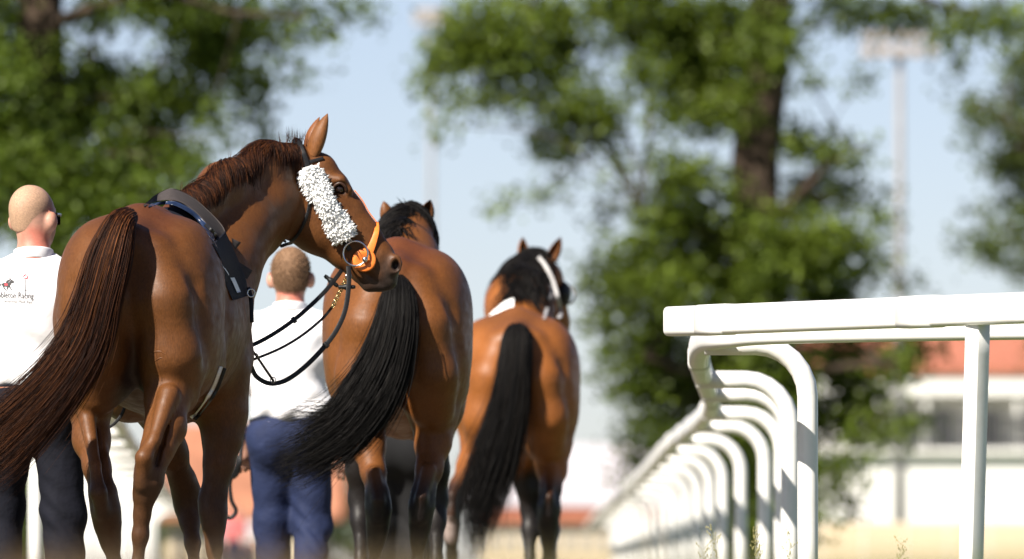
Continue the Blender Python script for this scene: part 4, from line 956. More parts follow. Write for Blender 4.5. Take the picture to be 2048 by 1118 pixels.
# ------------------------------------------------------------------ rails
M_RAIL = mat_plain('white_plastic_rail', (.80, .79, .77), rough=0.32, var=0.03, scale=3, dirt=((.45, .38, .30), 6, .35), bump=.05, bscale=20)
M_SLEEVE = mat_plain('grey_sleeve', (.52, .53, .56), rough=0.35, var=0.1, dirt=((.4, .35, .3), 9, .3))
def gooseneck(parent, rail_pt, side, reach, drop=.0, r=.040, lean=0.0, rad=.22):
    """post standing beside the rail whose curved top reaches in under it"""
    x0, y0, z0 = rail_pt; z = z0 - .03 - drop; pts = [(x0 - side * .03, y0, z), (x0 + side * (reach - rad), y0, z)]
    for a in np.radians([15, 30, 45, 60, 75, 90]): pts.append((x0 + side * (reach - rad + rad * math.sin(a)), y0, z - rad + rad * math.cos(a)))
    xe = x0 + side * reach
    for q in (.75, .5, .25, -.02): pts.append((xe + lean * (1 - q), y0, (z - rad) * q))
    V, Fq = sweep(pts, circ(r, 14), (0, 1, 0)); return mesh_obj('gooseneck_post', V, Fq, M_RAIL, parent)
# receding rail on the right: runs in from the gap behind the cross rail, then away
railB = empty('running_rail', (1.2, 50, 0), 'white curved running rail on gooseneck posts receding beside the tall oak', 'rail', 'white running rails')
zB = 1.15
pathB = [P(2300, 650, 35.3), P(1900, 655, 35.75), P(1560, 662, 36.1), P(1450, 666, 36.25), P(1412, 676, 36.9), P(1398, 702, 38.4), P(1402, 735, 41.2), P(1416, 775, 45.5), P(1424, 803, 49.2), P(1408, 832, 53.7), P(1378, 858, 58.4), P(1340, 888, 65), P(1300, 932, 78.5), P(1268, 965, 92), P(1236, 993, 108.5), P(1205, 1020, 131), P(1182, 1045, 162), P(1174, 1062, 193)]
pb = np.array([list(p) for p in pathB]); pb[3:, 2] = np.clip(pb[3:, 2], 1.12, 1.17)
V, Fq = sweep(smooth_path(pb, 150), rrect(.042, .050, .026, 4), (0, 0, 1)); mesh_obj('rail', V, Fq, M_RAIL, railB)
pbs = smooth_path(pb[3:], 200)
def at_y(ps, Y): return [float(np.interp(Y, ps[:, 1], ps[:, i])) for i in range(3)]
for Yp, reach in [(36.6, .37)] + [(y, .39) for y in (42.3, 45.6, 51.2, 55.6, 61, 66.5, 72, 78, 84, 90, 96.5, 103, 110, 117, 124, 131, 138, 145, 152, 160)]:
    q = at_y(pbs, Yp); gooseneck(railB, q, 1, reach, r=.040, rad=.20)
for Yp in (39.6, 48.6, 52, 57.5, 60.3, 64, 69, 75, 81, 88, 96, 106, 118):
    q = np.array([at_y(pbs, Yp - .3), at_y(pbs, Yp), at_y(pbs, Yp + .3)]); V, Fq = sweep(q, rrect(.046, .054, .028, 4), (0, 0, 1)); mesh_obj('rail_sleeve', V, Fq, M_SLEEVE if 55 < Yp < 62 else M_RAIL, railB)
# cross rail in front, with its square post
railA = empty('cross_rail', (P(1960, 1150, 33.9).x, 33.9, 0), 'broad white box rail with rounded end on a square post', 'rail', 'white running rails')
a0, a1 = P(1345, 643, 35.4), P(2048, 616, 33.6); a2 = a1 + (a1 - a0) * 1.2
pts = [a0 + (a1 - a0) * t for t in np.linspace(0, 1, 8)] + [a2]
sc = np.ones(len(pts) + 2); cap = [a0 - (a1 - a0).normalized() * .004, a0 - (a1 - a0).normalized() * .0]
V, Fq = sweep([a0 - (a1 - a0).normalized() * .008] + pts, rrect(.042, .0555, .022, 4), (0, 0, 1), scale=[.86] + [1] * len(pts)); mesh_obj('rail', V, Fq, M_RAIL, railA)
ua = (a1 - a0).normalized()
for px, w, ex in ((1437, .085, .0022), (1850, .10, .003)):
    c = a0 + (a1 - a0) * ((px - 1345) / 703.0); V, Fq = sweep([c - ua * w, c + ua * w], rrect(.042 + ex, .0555 + ex, .022, 4), (0, 0, 1)); mesh_obj('joint_sleeve', V, Fq, M_RAIL, railA)
pc = a0 + (a1 - a0) * ((1961 - 1345) / 703.0)
def square_post(parent, top, foot, w):
    d = foot - top; sxy = [(math.cos(a), math.sin(a)) for a in np.radians(np.array((18, 108, 198, 288)))]
    rr = rrect(w, w, w * .14, 3); ca, sa = math.cos(.78), math.sin(.78); V = []; n = len(rr)
    for t in np.linspace(0, 1, 10):
        for x, y in rr: V.append(list(top + d * t + Vector((x * ca - y * sa, x * sa + y * ca, 0))))
    Fq = [(i * n + j, (i + 1) * n + j, (i + 1) * n + (j + 1) % n, i * n + (j + 1) % n) for i in range(9) for j in range(n)] + [tuple(range(n)), tuple(range(9 * n + n - 1, 9 * n - 1, -1))]
    mesh_obj('square_post', np.array(V), Fq, M_RAIL, parent)
square_post(railA, pc + Vector((0, .03, -.03)), Vector((pc.x - .035, pc.y + .03, 0)), .0325)
square_post(railA, a2 + Vector((-.1, .0, -.03)), Vector((a2.x - .12, a2.y, 0)), .0325)
# rail on the left, mirrored
railC = empty('running_rail', (-2.4, 52, 0), 'white running rail on gooseneck posts behind the chestnut horse and bald man', 'rail', 'white running rails')
pcx = np.array([(-2.12, 47.5, 1.15), (-2.16, 49, 1.15), (-2.30, 55, 1.15), (-2.52, 62, 1.15), (-2.70, 68, 1.15), (-2.95, 76, 1.15), (-3.3, 88, 1.15), (-3.7, 102, 1.15), (-4.2, 120, 1.15), (-4.8, 140, 1.15)])
V, Fq = sweep(smooth_path(pcx, 80), circ(.038, 14), (0, 0, 1)); mesh_obj('rail', V, Fq, M_RAIL, railC)
pcs = smooth_path(pcx, 160)
for Yp in (48.8, 53.3, 58.5, 63.5, 68.5, 73.5, 78.5, 84, 90, 96, 102, 108, 115, 122, 130): gooseneck(railC, at_y(pcs, Yp), -1, .43)
for Yp in (56, 61, 66, 71, 80): q = np.array([at_y(pcs, Yp - .3), at_y(pcs, Yp), at_y(pcs, Yp + .3)]); V, Fq = sweep(q, circ(.043, 14), (0, 0, 1)); mesh_obj('rail_sleeve', V, Fq, M_RAIL, railC)

# ------------------------------------------------------------------ ground
M_TURF = mat_plain('turf', (.075, .105, .03), rough=0.95, var=0.45, scale=1.5, dirt=((.16, .13, .07), .6, .7), bump=.6, bscale=40, bdist=.03)
M_SAND = mat_plain('sandy_walkway', (.16, .13, .09), rough=0.95, var=0.25, scale=3, bump=.6, bscale=60, bdist=.02)
g = mesh_obj('ground', np.array([(-2500, -400, 0), (2500, -400, 0), (2500, 4000, 0), (-2500, 4000, 0)]), [(0, 1, 2, 3)], M_TURF); g['kind'] = 'structure'
wk = []
for Y in np.linspace(20, 190, 35):
    l = -2.0 if Y < 47.5 else float(np.interp(Y, pcs[:, 1], pcs[:, 0])) + .1; r_ = .7 if Y < 37 else float(np.interp(Y, pbs[:, 1], pbs[:, 0])) - .1
    wk += [(l, Y, .005), (r_, Y, .005)]
w_ = mesh_obj('walkway', np.array(wk), [(2 * i, 2 * i + 1, 2 * i + 3, 2 * i + 2) for i in range(34)], M_SAND); w_['kind'] = 'structure'
# ------------------------------------------------------------------ trees
def leaf_material(name, c0, c1, c2):
    m, n, l, b = mat_new(name)
    at = n.new('ShaderNodeAttribute'); at.attribute_name = 'Col'
    b.inputs['Roughness'].default_value = 0.5; b.inputs['Specular IOR Level'].default_value = .35
    l.new(at.outputs['Color'], b.inputs['Base Color'])
    tr = n.new('ShaderNodeBsdfTranslucent'); mx = n.new('ShaderNodeMixShader'); mx.inputs[0].default_value = .3
    hs = n.new('ShaderNodeHueSaturation'); hs.inputs['Value'].default_value = 1.5; hs.inputs['Hue'].default_value = .485
    l.new(at.outputs['Color'], hs.inputs['Color']); l.new(hs.outputs[0], tr.inputs[0])
    l.new(b.outputs[0], mx.inputs[1]); l.new(tr.outputs[0], mx.inputs[2]); l.new(mx.outputs[0], n['Material Output'].inputs[0])
    return m
M_LEAF = leaf_material('oak_leaves', 0, 0, 0)
M_BARK = mat_plain('oak_bark', (.045, .029, .018), rough=0.95, var=0.4, scale=6, stretch=(1, 1, .25), bump=1.0, bscale=14, bdist=.06)
def leaves(name, parent, twigs, per, spread, size, r, cols):
    """twigs (n,3) centres; each gets `per` leaf faces scattered round it"""
    n = len(twigs); N = n * per
    c = np.repeat(twigs, per, axis=0) + r.normal(0, 1, (N, 3)) * np.array(spread)
    tone = np.repeat(r.uniform(.75, 1.25, n), per) * r.uniform(.75, 1.25, N); hue = np.repeat(r.uniform(0, 1, n), per) * .6 + r.uniform(0, .4, N)
    nrm = r.normal(0, .75, (N, 3)) + np.array((0, 0, .75)); nrm /= np.linalg.norm(nrm, axis=1)[:, None]
    a = np.cross(nrm, r.normal(size=(N, 3))); a /= np.linalg.norm(a, axis=1)[:, None]; b = np.cross(nrm, a)
    ln = size * r.uniform(.65, 1.3, N)[:, None]; wd = ln * .33
    V = np.stack([c - a * ln * .5, c + b * wd + a * ln * .08 + nrm * ln * .08, c + a * ln * .5, c - b * wd + a * ln * .08 + nrm * ln * .08], 1).reshape(-1, 3)
    Fq = np.arange(N * 4).reshape(-1, 4)
    col = (np.array(cols[0])[None] * (1 - hue[:, None]) + np.array(cols[1])[None] * hue[:, None]) * tone[:, None]
    return mesh_obj(name, V, Fq, M_LEAF, parent, False, np.repeat(col, 4, axis=0))
def tree(name, label, Y, trunk, limbs, clumps, seed, depth=2.0, per=24, size=.094, dens=.96, cols=((.054, .088, .010), (.135, .185, .016)), extra=None, group='broadleaf trees'):
    """trunk/limbs as lists of (px, py, dy, r_px); clumps as (px, py, rx, ry, density)"""
    r = np.random.default_rng(seed); s = F_PX / Y
    base = P(trunk[0][0], 1150, Y); root = empty(name, (base.x, Y, 0), label, 'tree', group)
    parts = []; nodes = []
    for ln in [trunk] + limbs:
        C = smooth_path([[*P(a, b, Y + d), rr / s] for a, b, d, rr in ln], 6 * len(ln)); 
        Cj = C[:, :3] + np.cumsum(r.normal(0, .012, (len(C), 3)), 0) * (0 if ln is trunk else 1)
        parts.append(sweep(Cj, circ(1, 12), (0, 1, .01), scale=C[:, 3] * (1 if ln is trunk else .6))); nodes += [(Cj[i], C[i, 3]) for i in range(len(C))]
    tw = []; npos = np.array([q[0] for q in nodes])
    for (cx, cy, rx, ry, dn, *fd) in clumps:
        dy = fd[0] if fd else r.uniform(-depth, depth) * .6; cw = arr(P(cx, cy, Y + dy))
        k = max(3, int(dn * dens * rx * ry / 95.0))
        q = r.normal(0, 1, (k, 3)); q /= np.linalg.norm(q, axis=1)[:, None]; q *= r.uniform(.1, 1, k)[:, None] ** (1 / 2.2)
        tw.append(cw + q * np.array((rx / s, max(.5, .8 * (rx + ry) / 2 / s), ry / s)))
        d = np.linalg.norm(npos - cw, axis=1) + np.clip(npos[:, 2] - cw[2], 0, 9) * .8; i = int(np.argmin(d))       # branch out to the clump
        p0 = npos[i]; mid = (p0 + cw) / 2 + r.normal(0, .15, 3) + np.array((0, 0, .12))
        bp = smooth_path([[*p0, min(.06, nodes[i][1] * .5) * min(1, dn)], [*mid, .024 * min(1, dn) ** 1.5], [*cw, .008]], 9); parts.append(sweep(bp[:, :3], circ(1, 6), (.1, 1, .05), scale=bp[:, 3]))
    if extra is not None: tw.append(extra(r))
    V, Fq = join(parts); mesh_obj('trunk', V, Fq, M_BARK, root)
    leaves('crown', root, np.vstack(tw), per, (.135, .15, .105), size, r, cols)
    return root
def above(cx, Y, w, z0, z1, n, dd=3.0):
    return lambda r: np.stack([cx + r.normal(0, w * .45, n), Y + r.normal(0, dd * .5, n), r.uniform(z0, z1, n)], -1)
oak = [(960, 55, 105, 70, 1), (1010, 125, 105, 45, .8), (905, 105, 50, 50, .8), (868, 165, 32, 42, .8), (1080, 35, 90, 55, 1), (1130, 115, 75, 55, .9), (1010, 190, 55, 35, .8), (905, 205, 32, 35, .55), (975, 215, 25, 28, .8), (885, 250, 22, 20, .6),
    (1130, 190, 85, 45, .9), (1150, 258, 60, 45, .9), (1120, 325, 48, 42, .6), (1080, 265, 26, 42, .7), (1195, 230, 45, 60, .8), (1010, 410, 28, 13, .35), (1075, 385, 28, 13, .35), (1210, 440, 28, 18, .3), (1225, 395, 18, 14, .3), (1215, 310, 40, 35, .35), (1250, 350, 30, 40, .3),
    (1300, 55, 105, 75, .9), (1400, 80, 85, 95, 1.2), (1390, 180, 78, 75, 1.2), (1440, 225, 55, 55, 1), (1290, 140, 50, 45, .9), (1335, 235, 38, 45, .8), (1250, 15, 95, 38, 1), (1480, 60, 70, 80, 1.1), (1490, 190, 45, 80, .9), (1540, 90, 45, 70, .8),
    (1560, 15, 55, 25, .8), (1615, 60, 25, 35, .4), (1615, 165, 27, 22, .7), (1590, 95, 16, 12, .5), (1720, 165, 16, 10, .4), (1740, 25, 90, 30, .9), (1810, 40, 60, 28, .9), (1900, 75, 35, 30, .8), (1945, 45, 50, 28, .9), (2010, 45, 45, 35, .9), (1905, 115, 18, 14, .5), (1690, 10, 50, 25, .6),
    (1350, 345, 55, 45, .9), (1400, 395, 78, 55, 1), (1330, 430, 70, 55, .9), (1280, 520, 85, 55, .9), (1420, 500, 105, 78, 1.1), (1600, 290, 45, 35, 1), (1650, 300, 55, 28, .8), (1700, 305, 38, 24, .7), (1635, 395, 62, 60, .8), (1715, 370, 38, 50, .45), (1655, 480, 68, 68, .9), (1590, 520, 85, 68, 1), (1740, 470, 30, 55, .5), (1760, 420, 20, 25, .35), (1560, 430, 40, 40, .8),
    (1230, 570, 62, 55, .9), (1350, 600, 125, 65, 1), (1500, 600, 95, 60, 1.1), (1650, 570, 78, 58, 1), (1735, 540, 40, 35, .7), (1820, 570, 18, 14, .4), (1205, 650, 42, 32, .8), (1300, 700, 88, 68, .9), (1265, 780, 45, 55, .85), (1340, 800, 85, 78, .9), (1450, 760, 115, 88, 1.1), (1560, 760, 60, 90, 1.1), (1680, 715, 78, 58, 1), (1785, 725, 62, 38, .9), (1840, 690, 45, 30, .8), (1720, 785, 55, 50, .8), (1650, 830, 78, 68, .9), (1780, 850, 80, 28, .8), (1845, 845, 25, 25, .6), (1715, 930, 45, 45, .7), (1500, 880, 100, 88, 1), (1275, 880, 45, 45, .8), (1350, 910, 60, 60, .8), (1450, 985, 98, 68, .9), (1610, 960, 70, 60, .7), (1550, 1050, 110, 55, .8), (1235, 960, 22, 24, .5), (1680, 1010, 40, 40, .45), (1205, 740, 24, 20, .4), (1500, 460, 50, 35, .9, -1), (1530, 540, 60, 50, 1, -1), (1510, 660, 70, 50, 1, -1), (1505, 740, 70, 50, 1, -1), (1515, 820, 70, 50, 1, -1), (1530, 910, 60, 50, .9, -1)]
tree('oak_tree', 'tall oak with a thick trunk rising behind the curved white rail', 108.0,
    [(1522, 1160, 0, 64), (1516, 950, 0, 56), (1512, 700, 0, 52), (1510, 430, 0, 49), (1512, 300, 0, 48), (1535, 120, .1, 44), (1545, -80, .2, 40), (1550, -320, .2, 30), (1540, -600, .1, 16)],
    [[(1528, 150, 0, 28), (1440, 110, .5, 22), (1330, 85, 1.0, 16), (1200, 45, 1.3, 11), (1050, 60, 1.4, 7), (930, 110, 1.2, 4)], [(1515, 470, 0, 24), (1590, 400, -.3, 17), (1660, 320, -.6, 11), (1740, 290, -.8, 5)], [(1512, 560, 0, 22), (1430, 480, -.6, 16), (1350, 430, -.9, 10), (1270, 420, -1, 5)],
     [(1514, 800, 0, 24), (1400, 740, -.8, 16), (1290, 700, -1.2, 9)], [(1514, 820, 0, 22), (1640, 740, -.8, 15), (1790, 720, -1.2, 8)], [(1545, -60, 0, 26), (1680, -90, -.3, 18), (1850, 0, -.6, 10), (1980, 40, -.8, 5)], [(1545, -100, 0, 24), (1350, -150, -.3, 16), (1150, -60, -.6, 9)], [(1514, 900, 0, 18), (1600, 950, -.6, 10), (1700, 900, -.8, 6)]],
    oak, 3, depth=2.2, extra=above(P(1480, 0, 108).x, 108, 3.2, 7.3, 11.5, 420))
rt_cl = [(1985, 230, 50, 35, .7), (1950, 225, 30, 25, .6), (2030, 300, 50, 80, 1), (1955, 275, 28, 22, .4), (1980, 330, 25, 25, .35), (2030, 410, 55, 35, .8), (1960, 430, 45, 22, .45), (1925, 475, 28, 14, .5), (2000, 480, 50, 45, .9), (2040, 530, 28, 36, .8), (1985, 520, 20, 16, .5), (2045, 160, 40, 50, .8), (1930, 195, 14, 12, .3), (2100, 300, 80, 200, 1), (2120, 100, 80, 80, 1), (2130, 480, 70, 90, 1)]
tree('oak_tree', 'oak branches overhanging the square white rail post', 122.0, [(2350, 1160, 0, 60), (2345, 700, 0, 50), (2340, 300, 0, 46), (2330, -100, 0, 36), (2320, -400, 0, 18)],
    [[(2342, 420, 0, 24), (2200, 320, -.4, 15), (2080, 290, -.7, 8), (1990, 240, -.8, 4)], [(2344, 620, 0, 22), (2180, 520, -.4, 13), (2040, 490, -.7, 6)], [(2338, 200, 0, 22), (2180, 120, -.4, 14), (2060, 130, -.6, 7)]], rt_cl, 9, cols=((.045, .075, .013), (.09, .115, .02)), extra=above(P(2340, 0, 122).x, 122, 2.6, 3, 10, 380))
lt = [(440, 50, 85, 65, 1), (425, 130, 65, 55, 1), (485, 150, 55, 42, .8), (540, 185, 28, 45, .35), (540, 55, 75, 45, .55), (620, 80, 40, 28, .3), (680, 15, 70, 18, .5), (740, 25, 45, 14, .35), (655, 55, 20, 14, .35), (425, 210, 18, 15, .7), (445, 280, 20, 18, .6), (520, 215, 25, 30, .35), (500, 235, 22, 20, .35), (380, 210, 45, 55, 1), (305, 205, 72, 60, 1), (330, 330, 65, 58, 1), (250, 300, 85, 78, 1.1), (362, 350, 34, 34, .9), (150, 200, 95, 75, 1.1), (60, 260, 75, 75, 1), (100, 350, 105, 85, 1.1), (200, 400, 105, 68, 1.1), (300, 430, 72, 48, 1), (30, 430, 45, 50, .9), (380, 45, 55, 55, 1), (350, 5, 75, 38, 1), (205, 25, 45, 35, 1), (15, 60, 45, 80, 1), (220, 140, 38, 28, 1), (190, 75, 22, 28, .7), (20, 160, 45, 60, 1), (130, 110, 50, 40, .4), (320, 130, 25, 40, .5), (255, 20, 40, 22, .9), (300, 5, 40, 18, .9), (545, 285, 10, 18, .25), (600, 140, 16, 14, .3), (580, 10, 60, 16, .6), (410, 310, 22, 16, .4), (260, 200, 40, 30, .7), (120, 450, 80, 40, .8), (230, 470, 60, 30, .8), (20, 340, 50, 50, .9), (-60, 200, 90, 300, 1)]
tree('lime_tree', 'leafy tree with a sunlit brown trunk rising behind the bald man', 100.0, [(110, 1160, 0, 66), (105, 800, 0, 58), (95, 450, 0, 54), (85, 200, 0, 50), (80, 60, 0, 48), (78, -150, 0, 40), (75, -450, 0, 20)],
    [[(82, 60, 0, 26), (200, 10, -.6, 18), (340, -5, -1, 12), (480, 30, -1.3, 8), (620, 40, -1.5, 4)], [(88, 260, 0, 20), (200, 190, .9, 14), (320, 180, 1.5, 8), (430, 140, 1.8, 4)], [(96, 430, 0, 20), (180, 350, .9, 12), (280, 320, 1.5, 6)], [(90, 330, 0, 20), (0, 260, -.7, 13), (-80, 200, -1, 8)]],
    lt, 15, depth=2.2, extra=above(P(150, 0, 100).x, 100, 3.2, 6.4, 10.5, 380), cols=((.050, .085, .010), (.122, .175, .016)))

# ------------------------------------------------------------------ hedge, far wood
r = np.random.default_rng(77)
hedge = empty('hedge', (P(40, 1150, 92).x, 92, 0), 'clipped green hedge behind the posts beside the bald man\'s legs', 'hedge')
q = np.stack([r.uniform(P(-250, 1150, 92).x, P(135, 1150, 92).x, 1100), r.uniform(91.4, 92.8, 1100), r.uniform(.05, 1.75, 1100)], -1)
leaves('foliage', hedge, q, 26, (.09, .09, .09), .075, r, ((.06, .09, .015), (.11, .15, .024)))
V, Fq = join([sweep([(x, 92.1, 0), (x + .05, 92.1, .7), (x, 92.1, 1.4)], circ(1, 6), (0, 1, 0), scale=[.05, .04, .02]) for x in np.linspace(q[:, 0].min() + .2, q[:, 0].max() - .2, 7)]); mesh_obj('stem', V, Fq, M_BARK, hedge)
w = []
for i in range(90):
    x = r.uniform(-70, 75); Y = r.uniform(560, 640); hgt = r.uniform(5, 8.2); k = 26; v = r.normal(0, 1, (k, 3)); v /= np.linalg.norm(v, axis=1)[:, None]
    w.append(np.array((x, Y, hgt * .55)) + v * np.array((hgt * .5, hgt * .5, hgt * .48)) * r.uniform(.5, 1, (k, 1)))
far = leaves('distant_wood', None, np.vstack(w), 14, (.6, .6, .5), .75, r, ((.06, .09, .04), (.10, .13, .055))); tag(far, 'hazy green wood along the horizon', 'wood', kind='stuff')

# ------------------------------------------------------------------ buildings
M_WALL = mat_plain('white_render', (.78, .77, .74), rough=0.9, var=0.06, scale=.8, dirt=((.5, .46, .4), 1.5, .3))
M_CREAM = mat_plain('cream_render', (.60, .49, .34), rough=0.9, var=0.08, scale=.8)
M_TILE = mat_plain('red_roof_tiles', (.36, .125, .075), rough=0.85, var=0.25, scale=4)
M_TERRA = mat_plain('terracotta_tiles', (.31, .13, .072), rough=0.85, var=0.3, scale=1.2)
M_SLATE = mat_plain('pale_grey_roof', (.50, .47, .50), rough=0.6, var=0.1, scale=1)
M_GLASS = mat_plain('window_glass', (.22, .22, .23), rough=0.12, spec=.6, var=.2)
M_IRON = mat_plain('dark_iron', (.03, .03, .032), rough=0.5, var=.2)
M_STEELP = mat_plain('galvanised_pole', (.22, .215, .22), rough=0.6, var=.1, scale=3)
def box(name, parent, x0, x1, y0, y1, z0, z1, mat):
    V = np.array([(x, y, z) for z in (z0, z1) for x, y in ((x0, y0), (x1, y0), (x1, y1), (x0, y1))])
    return mesh_obj(name, V, [(3, 2, 1, 0), (4, 5, 6, 7), (0, 1, 5, 4), (1, 2, 6, 5), (2, 3, 7, 6), (3, 0, 4, 7)], mat, parent, False)
def gable(name, parent, x0, x1, y0, y1, z0, z1, mat, over=.3, t=.15):
    """pitched roof with its ridge along x"""
    ym = (y0 + y1) / 2; p = [(y0 - over, z0), (ym, z1), (y1 + over, z0), (y1 + over, z0 - t), (ym, z1 - t), (y0 - over, z0 - t)]
    V = np.array([(x, y, z) for x in (x0 - over, x1 + over) for y, z in p]); n = 6
    return mesh_obj(name, V, [tuple(range(n)), tuple(range(2 * n - 1, n - 1, -1))] + [(i, n + i, n + (i + 1) % n, (i + 1) % n) for i in range(n)], mat, parent, False)
def zz(py, Y): return P(1024, py, Y).z
def xx(px, Y): return P(px, 900, Y).x
YB = 200.0
bld = empty('pavilion', (xx(1950, YB), YB, 0), 'white two-storey pavilion with red tiled roof and dark balcony railing', 'building', 'racecourse buildings')
xl, xr = xx(1640, YB), xx(2500, YB)
box('lower_wall', bld, xl, xr, YB, YB + 8, 0, zz(905, YB), M_WALL); box('upper_wall', bld, xl, xr, YB + 1.8, YB + 8, zz(905, YB) + .003, zz(735, YB), M_WALL)
box('balcony_slab', bld, xl - .1, xr, YB - .25, YB + 1.9, zz(908, YB), zz(898, YB), M_WALL); box('fascia', bld, xl - .1, xr, YB - .2, YB + 1.79, zz(790, YB), zz(738, YB), M_WALL)
gable('roof', bld, xl, xr, YB, YB + 8, zz(735, YB), zz(650, YB), M_TILE)
for i, px in enumerate(range(1662, 2480, 92)): box('balcony_column', bld, xx(px, YB), xx(px + 9, YB), YB - .1, YB + .05, zz(898, YB), zz(790, YB), M_WALL)
rl = box('balcony_rail', bld, xl, xr, YB - .2, YB - .15, zz(838, YB), zz(832, YB), M_IRON)
for px in np.arange(1645, 2300, 9.5): box('baluster', bld, xx(px, YB), xx(px + 2.4, YB), YB - .19, YB - .16, zz(898, YB), zz(838, YB) - .002, M_IRON)
for px in range(1690, 2460, 92):
    wq = box('window', bld, xx(px, YB), xx(px + 42, YB), YB + 1.74, YB + 1.83, zz(893, YB), zz(812, YB), M_WALL); box('pane', wq, xx(px + 3, YB), xx(px + 39, YB), YB + 1.72, YB + 1.735, zz(889, YB), zz(816, YB), M_GLASS)
hoard = empty('hoarding', (xx(1900, 170), 170, 0), 'low cream hoarding panels standing in front of the white pavilion', 'hoarding')
for i, px in enumerate(range(1560, 2300, 84)): box('panel', hoard, xx(px, 170), xx(px + 81, 170), 170, 170.06, .05, zz(1045, 170), M_CREAM); box('stake', hoard, xx(px + 81.5, 170), xx(px + 83.5, 170), 170.0, 170.08, 0, zz(1043, 170), M_WALL)
Yc = 320.0
hall = empty('hall', (xx(1160, Yc), Yc, 0), 'long low hall with pale grey roof and red eaves band beyond the light bay', 'building', 'racecourse buildings')
box('wall', hall, xx(960, Yc), xx(1330, Yc), Yc, Yc + 12, 0, zz(1046, Yc), M_CREAM); box('red_band', hall, xx(955, Yc), xx(1335, Yc), Yc - .3, Yc + 12, zz(1046, Yc) + .003, zz(1012, Yc), M_TILE)
gable('roof', hall, xx(955, Yc), xx(1335, Yc), Yc, Yc + 12, zz(1010, Yc), zz(885, Yc), M_SLATE)
for px in range(970, 1320, 30): wq = box('window', hall, xx(px, Yc), xx(px + 14, Yc), Yc - .03, Yc + .02, zz(1105, Yc), zz(1060, Yc), M_WALL); box('pane', wq, xx(px + 1, Yc), xx(px + 13, Yc), Yc - .05, Yc - .032, zz(1104, Yc), zz(1061, Yc), M_GLASS)
Yl = 250.0
barn = empty('stable_block', (xx(430, Yl), Yl, 0), 'low stable block with a big terracotta roof behind the groom', 'building', 'racecourse buildings')
box('wall', barn, xx(330, Yl), xx(640, Yl), Yl, Yl + 10, 0, zz(1030, Yl), M_CREAM); gable('roof', barn, xx(322, Yl), xx(648, Yl), Yl, Yl + 10, zz(1030, Yl), zz(842, Yl), M_TERRA, over=.5)
for px in range(350, 640, 48): dq = box('stable_door', barn, xx(px, Yl), xx(px + 20, Yl), Yl - .05, Yl + .02, .05, zz(1060, Yl), M_WALL); box('door_panel', dq, xx(px + 2, Yl), xx(px + 18, Yl), Yl - .08, Yl - .052, .1, zz(1066, Yl), M_IRON)
# ------------------------------------------------------------------ floodlight masts
M_LAMP = mat_plain('lamp_housing', (.36, .31, .28), rough=0.6, var=.1)
def mast(px, Y, top, hw, label):
    rt_ = empty('floodlight_mast', (xx(px, Y), Y, 0), label, 'floodlight', 'floodlight masts'); s = F_PX / Y; zt = zz(top, Y); x = xx(px, Y)
    V, Fq = sweep([(x, Y, 0), (x, Y, zt * .5), (x, Y, zt)], circ(1, 12), (0, 1, 0), scale=[.12, .09, .07]); mesh_obj('pole', V, Fq, M_STEELP, rt_)
    for k, dz in enumerate((0, .28)): box('crossarm', rt_, x - hw, x + hw, Y - .06, Y + .06, zt - .05 + dz, zt + .03 + dz, M_STEELP)
    for k in range(5):
        for dz in (0, .28):
            cx = x - hw + hw * 2 * (k + .5) / 5; box('lamp', rt_, cx - .11, cx + .11, Y - .28, Y - .062, zt - .06 + dz, zt + .15 + dz, M_LAMP)
mast(1800, 178.0, 108, .75, 'floodlight mast rising between the two oaks'); mast(862, 300.0, 45, .55, 'floodlight mast far behind the dark bay horse\'s head')
# ------------------------------------------------------------------ distant visitors
M_PINK = mat_plain('pink_shirt', (.62, .16, .16), rough=.8); M_GREYB = mat_plain('grey_blue_shirt', (.24, .24, .33), rough=.8)
for px, Y, mt, lb, tr in ((468, 205, M_PINK, 'distant visitor in a red shirt below the groom\'s lead rope', M_TROUSER_BLUE), (447, 214, M_GREYB, 'distant visitor in a grey blue shirt behind the chestnut\'s foreleg', M_TROUSER_BLACK), (492, 222, M_SHIRT, 'distant visitor in a white shirt beside the groom\'s legs', M_TROUSER_BLUE)):
    person(lb, X(px, Y), Y, 170, [((-.09, 0, .90), (-.1, .02, .50), (-.1, 0, .09)), ((.09, 0, .90), (.1, .05, .50), (.1, 0, .09))], [((-.2, 0, 1.40), (-.25, 0, 1.13), (-.24, .1, .90), (-.24, .15, .8)), ((.2, 0, 1.4), (.25, 0, 1.13), (.24, .1, .9), (.24, .15, .8))], tr, hair=M_HAIR_G, hres=.016, shirt_mat=mt, group='distant visitors')
# ------------------------------------------------------------------ grass
M_GRASS = leaf_material('grass_blades', 0, 0, 0)
def blades(name, n, xr_, yr_, h0, h1, seed, colf, lean=.25, w=.003):
    r = np.random.default_rng(seed); b = np.stack([r.uniform(*xr_, n), r.uniform(*yr_, n), np.zeros(n)], -1); hgt = r.uniform(h0, h1, n); a = r.uniform(0, 6.28, n); ln = hgt * np.abs(r.normal(0, lean, n))
    d = np.stack([np.cos(a), np.sin(a), np.zeros(n)], -1); sd = np.stack([-np.sin(a), np.cos(a), np.zeros(n)], -1); V = []
    for t, ww in ((0, 1), (.5, .8), (1, .05)):
        c = b + d * (ln * t * t)[:, None] + np.array((0, 0, 1)) * (hgt * t)[:, None]; V += [c - sd * w * ww, c + sd * w * ww]
    V = np.stack(V, 1).reshape(-1, 3); i = np.arange(n)[:, None] * 6; Fq = np.concatenate([i + np.array((0, 1, 3, 2)), i + np.array((2, 3, 5, 4))])
    return mesh_obj(name, V, Fq, M_GRASS, None, True, np.repeat(colf(b, r), 6, axis=0))
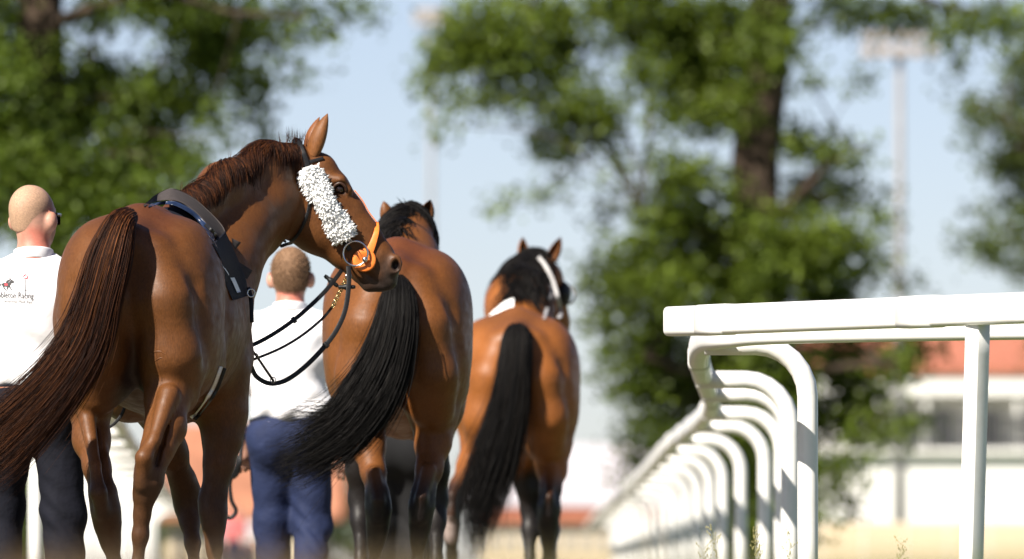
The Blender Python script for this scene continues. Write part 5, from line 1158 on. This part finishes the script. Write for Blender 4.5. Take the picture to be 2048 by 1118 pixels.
def fg(b, r):
    t = np.clip((b[:, 0] / (b[:, 1] * .055) + .25 + r.normal(0, .25, len(b))) * 1.2, 0, 1)[:, None]
    return (np.array((.17, .115, .06)) * (1 - t) + np.array((.12, .15, .03)) * t) * r.uniform(.7, 1.3, (len(b), 1))
gr = blades('foreground_grass', 15000, (-.95, .95), (9.0, 14.0), .2, .286, 5, fg); tag(gr, 'short blurred grass in the foreground along the lower edge', 'grass', kind='stuff')
g2 = blades('verge_grass', 2500, (.75, 3.0), (30.0, 37.0), .08, .30, 6, lambda b, r: np.tile((.10, .13, .03), (len(b), 1)) * r.uniform(.7, 1.4, (len(b), 1)), w=.002); tag(g2, 'thin grass growing below the white box rail', 'grass', kind='stuff')
M_SEED = mat_plain('dry_grass_stalk', (.30, .27, .10), rough=.8, var=.3)
def stalk(px, Y, top, lean, seed):
    r = np.random.default_rng(seed); b = Vector((X(px, Y), Y, 0)); t = P(px + lean, top, Y); parts = []
    C = smooth_path([list(b), list(b.lerp(t, .55) + Vector((.01, 0, .02))), list(t)], 14); root = empty('grass_stalk', b, 'slender seeding grass stalk beside the white gooseneck posts', 'grass', 'seeding grass stalks')
    V, Fq = sweep(C, circ(1, 5), (0, 1, 0), scale=np.linspace(.0016, .0006, 14)); mesh_obj('stem', V, Fq, M_SEED, root)
    for k in range(9):
        c = C[13 - k // 2] + r.normal(0, .002, 3); d = np.array((r.normal(0, .5), r.normal(0, .3), .7)); d /= np.linalg.norm(d); e = c + d * r.uniform(.015, .05)
        parts.append(sweep([c, (c + e) / 2, e], circ(1, 4), (.3, 1, 0), scale=[.0006, .0006, .0005]))
        for m_ in range(3): p = c + (e - c) * (.5 + .25 * m_); parts.append(ball(p + r.normal(0, .002, 3), (.0018, .0018, .004), 4))
    V, Fq = join(parts); mesh_obj('seed_head', V, Fq, M_SEED, root)
for i, (px, Y, top, ln) in enumerate(((1440, 33.6, 1066, -14), (1505, 33.4, 1078, 6), (1535, 33.2, 1084, -26), (1560, 33.5, 1074, 20), (1780, 33.3, 1090, 22), (1425, 33.5, 1098, -20))): stalk(px, Y, top, ln, 50 + i)
